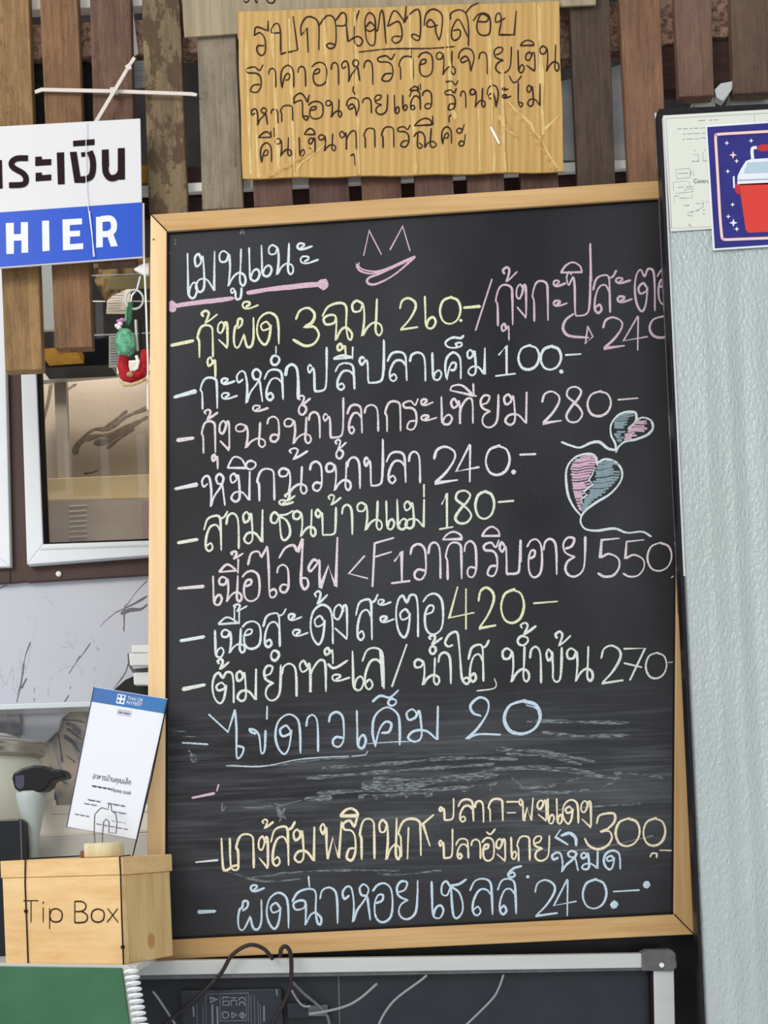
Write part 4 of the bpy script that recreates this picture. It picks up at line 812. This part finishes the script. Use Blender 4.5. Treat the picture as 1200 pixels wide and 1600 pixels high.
# tip box
tb = root('tip_box', 'small pine box lettered Tip Box standing in front of the blackboard frame', 'box', at(130, 1507, -.05))
th_ = math.radians(25); ed = at(197.5, 1507, -.145); L_, W_ = .227, .126; H_ = .158
a_ = Vector((-math.cos(th_), math.sin(th_), 0)); s_ = Vector((math.sin(th_), math.cos(th_), 0)); z_ = Vector((0, 0, 1))
def bx(mb, p, u, v, h):
    c = [p, p+u, p+u+v, p+v]; return mb.add(c + [q+h for q in c], [(0, 1, 2, 3), (7, 6, 5, 4), (0, 4, 5, 1), (1, 5, 6, 2), (2, 6, 7, 3), (3, 7, 4, 0)])
ed.z = zt
top0 = ed + z_*.130
bx(MB(), ed + a_*.003, a_*(L_-.006), s_*.012, z_*.1295).obj('front_panel', M['pine_box'], tb, bevel=.0012)
bx(MB(), ed + a_*.0028 + s_*.0125, a_*.012, s_*(W_-.016), z_*.1295).obj('side_panel', M['pine_side'], tb, bevel=.0012)
bx(MB(), ed + a_*(L_-.015) + s_*.0125, a_*.012, s_*(W_-.016), z_*.1295).obj('side_panel', M['pine_side'], tb, bevel=.0012)
bx(MB(), ed + a_*.015 + s_*(W_-.015), a_*(L_-.03), s_*.012, z_*.1295).obj('back_panel', M['pine_side'], tb, bevel=.0012)
bx(MB(), top0, a_*L_, s_*W_, z_*.026).obj('lid', M['pine_box'], tb, bevel=.0014)
bx(MB(), ed + a_*.0042 + s_*.0012 + z_*.1287, a_*(L_-.0084), s_*(W_-.004), z_*.0022).obj('lid_shade', M['burn_and_shade'], tb)  # dark strip standing in for the shade under the lid
nf = -s_
def onbox(x, y):
    """point of the front face that is seen at this spot"""
    d = R_*(x-CX)/FPX - U_*(y-CY)/FPX + F_; p0 = ed + nf*.0006; t = (p0-CAM).dot(nf)/d.dot(nf); return CAM + d*t
tx = MB()
BX = '''C 0 1280 3
~ 110,382 178,382|~ 145,382 145,482|~ 202,415 202,482|. 202 391 1.4|~ 232,418 232,514|~ 232,450 242,426 264,420 286,432 291,452 284,474 262,482 240,474 232,452|~ 350,385 350,485|~ 350,385 385,387 402,402 398,422 380,432 352,433|~ 380,432 402,444 410,462 400,480 376,485 350,485|~ 458,420 482,430 488,452 480,475 457,483 435,474 428,452 436,430 458,420|~ 505,420 553,483;551,420 502,483'''
strokes(BX, 0, 2.5, tx, jit=.05, h=.0001, proj=onbox, nrm=nf).obj('lettering', M['burn_and_shade'], tb, solid=False)
def onside(x, y):
    n_ = -a_; d = R_*(x-CX)/FPX - U_*(y-CY)/FPX + F_; p0 = ed + a_*.0028 + n_*.0006; t = (p0-CAM).dot(n_)/d.dot(n_); return CAM + d*t
kn = MB(); c_ = onside(237, 1470); kn.add([c_] + [onside(237+5.5*math.cos(k*.5236), 1470+12*math.sin(k*.5236)) for k in range(12)], [(0, 1+k, 1+(k+1) % 12) for k in range(12)])
kn.obj('knot', M['knot'], tb, solid=False)
def cord(pts, r=.0011, name='elastic_cord'):
    return MB().tube(pts, r, 6)
zl = top0.z + .0262
c1 = root('elastic_cord', 'black cord stretched down over the tip box near its first letter', 'cord', at(40, 1420, -.11))
f = lambda s, z, out=.0012: ed + a_*s + nf*out + z_*z
sL = (onbox(41, 1420) - ed).dot(a_)
cord([f(sL, -.0, .0015), f(sL, .05), f(sL, .12), f(sL-.003, .1565, .002), f(sL-.003, .158, -.01), f(sL-.003, .158, -W_)]).obj('strand', M['cord'], c1)
MB().lathe(f(sL, .079, .0016), [(.001, -.003), (.003, -.001), (.003, .002), (.001, .003)], 8).obj('knot', M['cord'], c1)
c2 = root('elastic_cord', 'black cord running down the front corner of the tip box', 'cord', at(200, 1420, -.13))
cord([f(.004, 0, .0015), f(.004, .07), f(.003, .13), f(.003, .1565, .002), f(-.004, .158, -.012), at(207, 1339, -.09), at(214, 1310, -.045), at(236, 1220, -.04), at(262, 1093, -.033)]).obj('strand', M['cord'], c2)
MB().lathe(f(.004, .025, .0016), [(.001, -.003), (.003, -.001), (.003, .002), (.001, .003)], 8).obj('knot', M['cord'], c2)
# card holder and payment card
ch = root('card_holder', 'pale wooden puck with a house-shaped wire clip on the tip box', 'card holder', at(163, 1338, -.075))
zc = zl + .0004
cc = at(163, 1338, -.075); cc.z = zc
MB().lathe(cc, [(.0285, 0), (.0295, .0015), (.0295, .019), (.028, .021)], 40).obj('puck', mat('bleached_wood', '#e6dcb8', .5, col2='#cdbf90', vscale=(60, 60, 6)), ch, smooth=True, bevel=0)
hs = [(147, 1306), (148, 1273), (153, 1267), (159, 1262), (169, 1265), (170, 1256), (173.5, 1256), (174.5, 1267), (181, 1272), (183, 1285), (181, 1302), (170, 1301), (170.5, 1284), (166, 1280), (162, 1284), (160, 1306), (160, 1316)]
MB().tube([at(x, y, -.067) for x, y in hs], .0009, 6).obj('house_wire', M['bracket'], ch)
for x in (148, 160): MB().tube([at(x, 1304, -.067), at(x, 1326, -.072)], .0009, 6).obj('wire_stem', M['bracket'], ch)
single('rubber_stopper', 'small red-brown stopper beside the wooden puck', 'stopper', MB().lathe(at(131, 1336, -.05), [(.004, -.006), (.006, -.003), (.006, .004), (.004, .007)], 12), mat('red_brown_rubber', '#8a5540', .6), bevel=0, smooth=True)
pc = root('payment_card', 'tilted white payment card with a blue header leaning on the blackboard frame', 'card', at(160, 1310, -.04))
def cp(u, v, Y=-.04, dy=0):
    """u 0..1 across, v 0..1 down the tilted card; it leans back on the frame"""
    A, B, C_, D = (147, 1073), (262.5, 1092), (213, 1312), (104, 1292)
    x = (A[0]*(1-u)+B[0]*u)*(1-v)+(D[0]*(1-u)+C_[0]*u)*v; y = (A[1]*(1-u)+B[1]*u)*(1-v)+(D[1]*(1-u)+C_[1]*u)*v
    return at(x, y, -.030 - .022*v + dy)
def cpoly(ps, dy, t):
    A = [cp(u, v, dy=dy) for u, v in ps]; n = len(A); B = [p+Vector((0, t, 0)) for p in A]
    return MB().add(A+B, [tuple(range(n)), tuple(range(2*n-1, n-1, -1))] + [(i, i+n, (i+1) % n+n, (i+1) % n) for i in range(n)])
cpoly([(0, 0), (1, 0), (1, 1), (0, 1)], 0, .002).obj('sheet', M['paper'], pc)
cpoly([(.003, .003), (.997, .003), (.99, .105), (.003, .105)], -.0004, .0003).obj('blue_header', M['card_blue'], pc)
ed_ = MB(); ed_.tube([cp(0, 0, dy=-.0005), cp(0, 1, dy=-.0005), cp(1, 1, dy=-.0005), cp(1, 0, dy=-.0005)], .0007, 5); ed_.obj('dark_edge', mat('indigo_edge', '#3b3560', .5), pc)
cpoly([(.33, .022), (.44, .022), (.44, .088), (.33, .088)], -.0007, .0002).obj('logo_tile', M['p_white'], pc)
for u, v in ((.352, .034), (.405, .034), (.352, .066), (.405, .066)): cpoly([(u-.012, v-.006), (u+.018, v-.006), (u+.018, v+.012), (u-.012, v+.012)], -.0009, .0002).obj('logo_mark', M['card_blue'], pc)
W2, H2 = 117., 224.
pr = lambda x, y: cp(x/W2, y/H2, dy=-.0007)
text_mesh('THAI QR', 8, pr, M['p_white'], pc, 'header_text', 55, 11.5, 24); text_mesh('PAYMENT', 8, pr, M['p_white'], pc, 'header_text', 55, 18.5, 24)
cpoly([(.37, .125), (.56, .125), (.56, .165), (.37, .165)], -.0005, .0002).obj('grey_tab', mat('pale_grey_print', '#c4c8d8', .6), pc)
tl = MB()
def tline(v, u0, u1, wd, gaps=()):
    u = u0
    while u < u1:
        e = min(u1, u+random.uniform(.05, .11)); tl.ribbon([cp(u, v, dy=-.0008), cp((u+e)/2, v+.002, dy=-.0008), cp(e, v, dy=-.0008)], wd, h=.00005); u = e+.018
tline(.146, .39, .54, .0022)
for v, u0, u1, wd in ((.785, .22, .40, .0022), (.785, .50, .74, .0022), (.815, .18, .36, .0018), (.835, .60, .79, .0018), (.90, .60, .80, .0008), (.90, .08, .28, .0018), (.94, .40, .85, .0014)): tline(v, u0, u1, wd)
tl.obj('fine_print', M['print_grey'], pc, solid=False, kind='stuff')
text_mesh('อาหารบ้านคุณเล็ก', 12, pr, M['print_dark'], pc, 'thai_title', 26, 142, 62)
text_mesh('Home cook', 9, pr, M['print_dark'], pc, 'latin_title', 60, 157, 32)
tl = MB(); tline(.685, .24, .50, .0024); tl.obj('fine_print', M['print_dark'], pc, solid=False, kind='stuff')

# cooker
ck = root('rice_urn', 'large cream urn with a steel lid rim and black tap lever', 'urn', at(-50, 1500, .29))
cx_ = at(-62, 1300, .29); cx_.z = 0; R0 = .150
zr = at(0, 1186, .29).z
MB().lathe(cx_, [(R0-.012, zt), (R0-.006, zt+.02), (R0-.006, zr-.012), (R0-.008, zr)], 60).obj('body', M['cooker'], ck, smooth=True)
MB().lathe(cx_, [(R0-.008, zr), (R0, zr+.004), (R0+.004, zr+.009), (R0, zr+.013), (R0+.006, zr+.018), (R0+.008, zr+.023), (R0+.002, zr+.028), (R0-.03, zr+.034)], 60).obj('lid_rim', M['steel'], ck, smooth=True)
MB().lathe(cx_, [(R0-.03, zr+.034), (R0-.06, zr+.045), (.02, zr+.05)], 40).obj('lid', M['clear'], ck, smooth=True)
lv = MB(); lv.prism([(18, 1216), (20, 1208), (34, 1200), (52, 1195), (66, 1196), (80, 1201), (95, 1202), (101, 1207), (103, 1215), (84, 1219), (78, 1222), (76, 1230), (68, 1236), (52, 1240), (34, 1240), (22, 1232)], .10, .045)
lv.obj('tap_lever', M['black'], ck, bevel=.004, smooth=False)
MB().prism([(24, 1212), (38, 1211), (38, 1228), (32, 1234), (24, 1228)], .099, .001).obj('lever_window', mat('smoky_blue', '#4b4a60', .2), ck)
MB().lathe(at(50, 1268, .12), [(.0085, -.085), (.010, -.045), (.016, -.015), (.023, .015), (.025, .03), (.022, .034)], 24).obj('tap_spout', M['cooker_neck'], ck, smooth=True)
MB().prism([(34, 1205), (66, 1204), (66, 1250), (34, 1252)], .135, .08).obj('tap_stub', M['cooker'], ck, bevel=.003)
single('glass_shelf', 'white-edged glass shelf on the marble wall behind the urn', 'shelf', P([(-260, 1108), (144, 1096), (146, 1104), (-260, 1118)], .37, .088), mat('shelf_glass_edge', '#dfe7ee', .25))
single('marble_board', 'pale marble board standing behind the urn lid', 'board', P([(32, 1110), (112, 1107), (96, 1122), (90, 1140), (70, 1160), (32, 1160)], .50, .015), M['marble'])
single('stone_block', 'dark blue-grey stone block under the glass shelf', 'stone block', P([(-200, 1112), (31, 1108), (33, 1148), (-200, 1152)], .49, .02), mat('blue_grey_stone', '#7c8298', .4, col2='#a09a92', vscale=(60, 60, 90), contrast=(.4, .6)))
nb = root('ivory_bin', 'ivory plastic container between the urn and the payment card', 'container', at(140, 1340, .1))
MB().prism([(64, 1262), (67, 1256), (82, 1258), (240, 1256), (240, 1300), (56, 1309), (57, 1290)], .17, .05).obj('tub', M['bin'], nb, bevel=.006)
MB().prism([(56, 1307), (240, 1300), (240, 1346), (52, 1362)], .172, .05).obj('base', M['bin_low'], nb, bevel=.002)
MB().prism([(68, 1250), (83, 1250), (83, 1262), (68, 1263)], .168, .02).obj('latch', M['bin'], nb, bevel=.001)
MB().prism([(80, 1271.5), (240, 1266), (240, 1268), (80, 1273.5)], .1685, .004).obj('lid_seam', M['bin_low'], nb)
bb = root('black_canister', 'glossy black container at the left edge behind the tip box', 'container', at(-20, 1500, .09))
MB().prism([(-90, 1284), (31, 1279), (39, 1284), (39, 1345), (12, 1350), (12, 1500), (-90, 1503)], .09, .03).obj('shell', M['black_gloss'], bb, bevel=.003)
MB().prism([(31, 1281), (33, 1281), (35, 1345), (33, 1345)], .0888, .002).obj('edge_line', M['bracket'], bb)
# white latch blocks by the marble wall
lt = root('white_latch', 'white plastic latch blocks beside the left frame of the blackboard', 'latch', at(218, 1070, .2))
for p, Y in (([(205, 1008), (250, 1007), (250, 1020), (206, 1020)], .262), ([(201, 1021), (250, 1020), (250, 1039), (203, 1040)], .235), ([(208, 1051), (250, 1049), (250, 1070), (209, 1070)], .255)):
    P(p, Y+.15, .02).obj('block', M['white'], lt, bevel=.002)
P([(199, 1021), (203, 1021), (206, 1045), (250, 1042), (250, 1052), (208, 1052), (200, 1040)], .41, .01).obj('bracket', M['bracket'], lt)
P([(178, 1078), (196, 1062), (210, 1056), (250, 1060), (250, 1100), (190, 1085)], .45, .008).obj('black_plate', M['black'], lt)  # plain black plate below the latch blocks

# green spiral notebook
gn = root('green_notebook', 'green spiral-bound notebook in front of the tip box', 'notebook', at(100, 1640, -.2))
P([(-160, 1508), (190, 1513), (209, 1650), (-160, 1650)], -.205, .012).obj('cover', M['green'], gn, bevel=.001)
P([(-160, 1503), (200, 1508), (208, 1514), (222, 1650), (205, 1650), (188, 1513), (-160, 1509)], -.200, .006).obj('pages', M['bin_low'], gn, bevel=.0008)
for i in range(15):
    t = i*9.4; x = 205 + t*.17 + (0 if t < 80 else 2); y = 1518 + t
    rg = [at(x + 10*math.cos(k*math.pi/8), y - 1.2*math.cos(k*math.pi/8) + 1.8*math.sin(k*math.pi/8), -.208 + .007*math.sin(k*math.pi/8) + .0) for k in range(17)]
    MB().tube(rg, .0022, 6, False).obj('coil_ring', M['coil'], gn, smooth=True)

# ------------------------------------------------------------------ aluminium framed panel, cables, adapter
ap = root('framed_panel', 'dark panel in an aluminium frame under the blackboard', 'panel', at(620, 1640, -.02))
P([(150, 1503), (1010, 1490), (1010, 1512), (150, 1525)], -.03, .022).obj('top_rail', M['alu'], ap, bevel=.0012)
P([(150, 1525), (1010, 1512), (1010, 1516), (150, 1532)], -.026, .018).obj('rail_lip', M['bracket'], ap)
P([(1021, 1512), (1053, 1510), (1056, 1660), (1024, 1660)], -.03, .022).obj('side_post', M['alu'], ap, bevel=.0012)
P([(1016, 1518), (1021, 1518), (1024, 1660), (1019, 1660)], -.028, .018).obj('post_lip', M['ink_brown'], ap)
P([(120, 1520), (1030, 1505), (1030, 1680), (120, 1680)], -.012, .006).obj('dark_board', M['dark_panel'], ap)
P([(1003, 1489), (1012, 1485), (1050, 1484), (1056, 1490), (1058, 1512), (1050, 1518), (1003, 1517)], -.034, .028).obj('corner_bracket', M['bracket'], ap, bevel=.002)
MB().lathe(at(1034, 1508, -.0345), [(.004, 0), (.0035, -.0015)], 12, 'Y').obj('screw', M['white'], ap)
P([(528, 1520), (530, 1520), (533, 1660), (531, 1660)], -.0128, .001).obj('panel_seam', M['bracket'], ap)
single('gap_shade', 'black sheet added as the shade in the gap between the blackboard and the framed panel', 'sheet', P([(240, 1470), (1120, 1420), (1120, 1680), (240, 1680)], .03, .004), M['black'])  # black sheet put in for the shade below the blackboard
ad = root('power_adapter', 'black power adapter with printed approval marks hanging under the rail', 'adapter', at(370, 1640, -.03))
P([(281, 1548), (440, 1544), (446, 1680), (286, 1680)], -.028, .014).obj('casing', M['adapter'], ad, bevel=.003)
F_ad = 'C 280 1500 5.4545'
AD = F_ad + '''
w 1|~ 235,290 590,282! 592,530|~ 348,300 352,520! 575,515! 570,300|~ 610,300 615,545|~ 640,300 645,545|~ 670,345 676,545|~ 690,380 696,545|~ 150,370 155,545|~ 200,380 205,545|~ 225,300 230,545
w 3|~ 265,315 268,360! 325,335! 265,315;275,325 300,338|w 2|~ 372,335 375,318 425,318|~ 370,350 420,350;375,385 425,385|~ 372,352 374,384|~ 425,352 425,385|~ 440,322 490,322;465,322 465,345;440,345 490,345;442,345 444,388;488,345 488,388
~ 508,345 520,322 548,322 562,345|~ 508,388 520,362 548,362 562,388|~ 370,445 375,490 405,492 422,468 405,445 370,445|~ 448,445 450,495! 490,468! 448,445;462,468 470,468|~ 538,445 560,470 540,496 516,470 538,445;530,470 548,470;538,455 538,488
w 4|~ 722,395 724,520|~ 120,400 124,480|~ 325,400 328,545|~ 282,380 284,545|w 3|~ 830,250 835,300'''
strokes(AD, -.0283, 1, MB(), jit=.05, h=.0001).obj('printed_marks', M['adapter_print'], ad, solid=False)
pl = root('cable_plug', 'small dark connector block beside the power adapter', 'connector', at(470, 1600, -.03))
P([(448, 1568), (480, 1566), (482, 1590), (450, 1592)], -.026, .012).obj('block', M['adapter'], pl, bevel=.002)
P([(478, 1572), (512, 1570), (512, 1588), (480, 1588)], -.024, .01).obj('strain_relief', M['bracket'], pl, bevel=.002)
def cab(name, label, pts, Y, r, mm, fr=(250, 1440, 2.6667), ys=None):
    C = curve([(fr[0]+x/fr[2], fr[1]+y/fr[2]) for x, y in pts], n=6)
    n = len(C)
    return MB().tube([at(x, y, (Y + (ys(i/(n-1)) if ys else 0))) for i, (x, y) in enumerate(C)], r, 8).obj(name, mm, smooth=True, label=label, cat='cable')
cab('cable', 'dark cable looping up over the aluminium rail and down to the adapter', [(-40, 470), (20, 425), (150, 320), (250, 220), (300, 140), (370, 98), (430, 112), (472, 158)], -.045, .0031, M['cable'])
cab('cable', 'second dark cable hooked over the rail and hanging straight down', [(500, 150), (505, 115), (525, 104), (545, 140), (545, 250), (520, 330), (460, 440), (440, 480)], -.05, .0033, M['cable'])
cab('cable', 'thin grey cable curling towards the connector block', [(620, 385), (700, 372), (780, 350), (840, 315), (905, 258)], -.04, .0020, M['cable_grey'])
cab('cable', 'long thin grey cable curving down below the middle of the rail', [(1112, 224), (1080, 250), (980, 325), (925, 400), (900, 470)], -.04, .0019, M['cable_grey'])
cab('cable', 'thin grey cable hanging below the right half of the rail', [(282, 318), (265, 365), (240, 405), (155, 489), (100, 530)], -.035, .0017, M['cable_grey'], (660, 1380, 2.2222))
cab('cable', 'dark cable slanting down from behind the straight one', [(550, 250), (600, 300), (660, 350), (700, 400), (706, 470)], -.036, .0024, M['bracket'])
cab('cable', 'short pale cable beside the adapter corner', [(548, 285), (575, 330), (600, 352), (628, 352)], -.034, .0018, M['cable_grey'])
cab('cable', 'thin grey cable to the right of the notebook spiral', [(-30, 290), (0, 330), (55, 415), (90, 470)], -.036, .0018, M['cable_grey'])

text_mesh('Contro', 9.5, lambda x, y: at(x, y, -.0863), M['print_dark'], fr_, 'sheet_word', 1084, 286, 25)
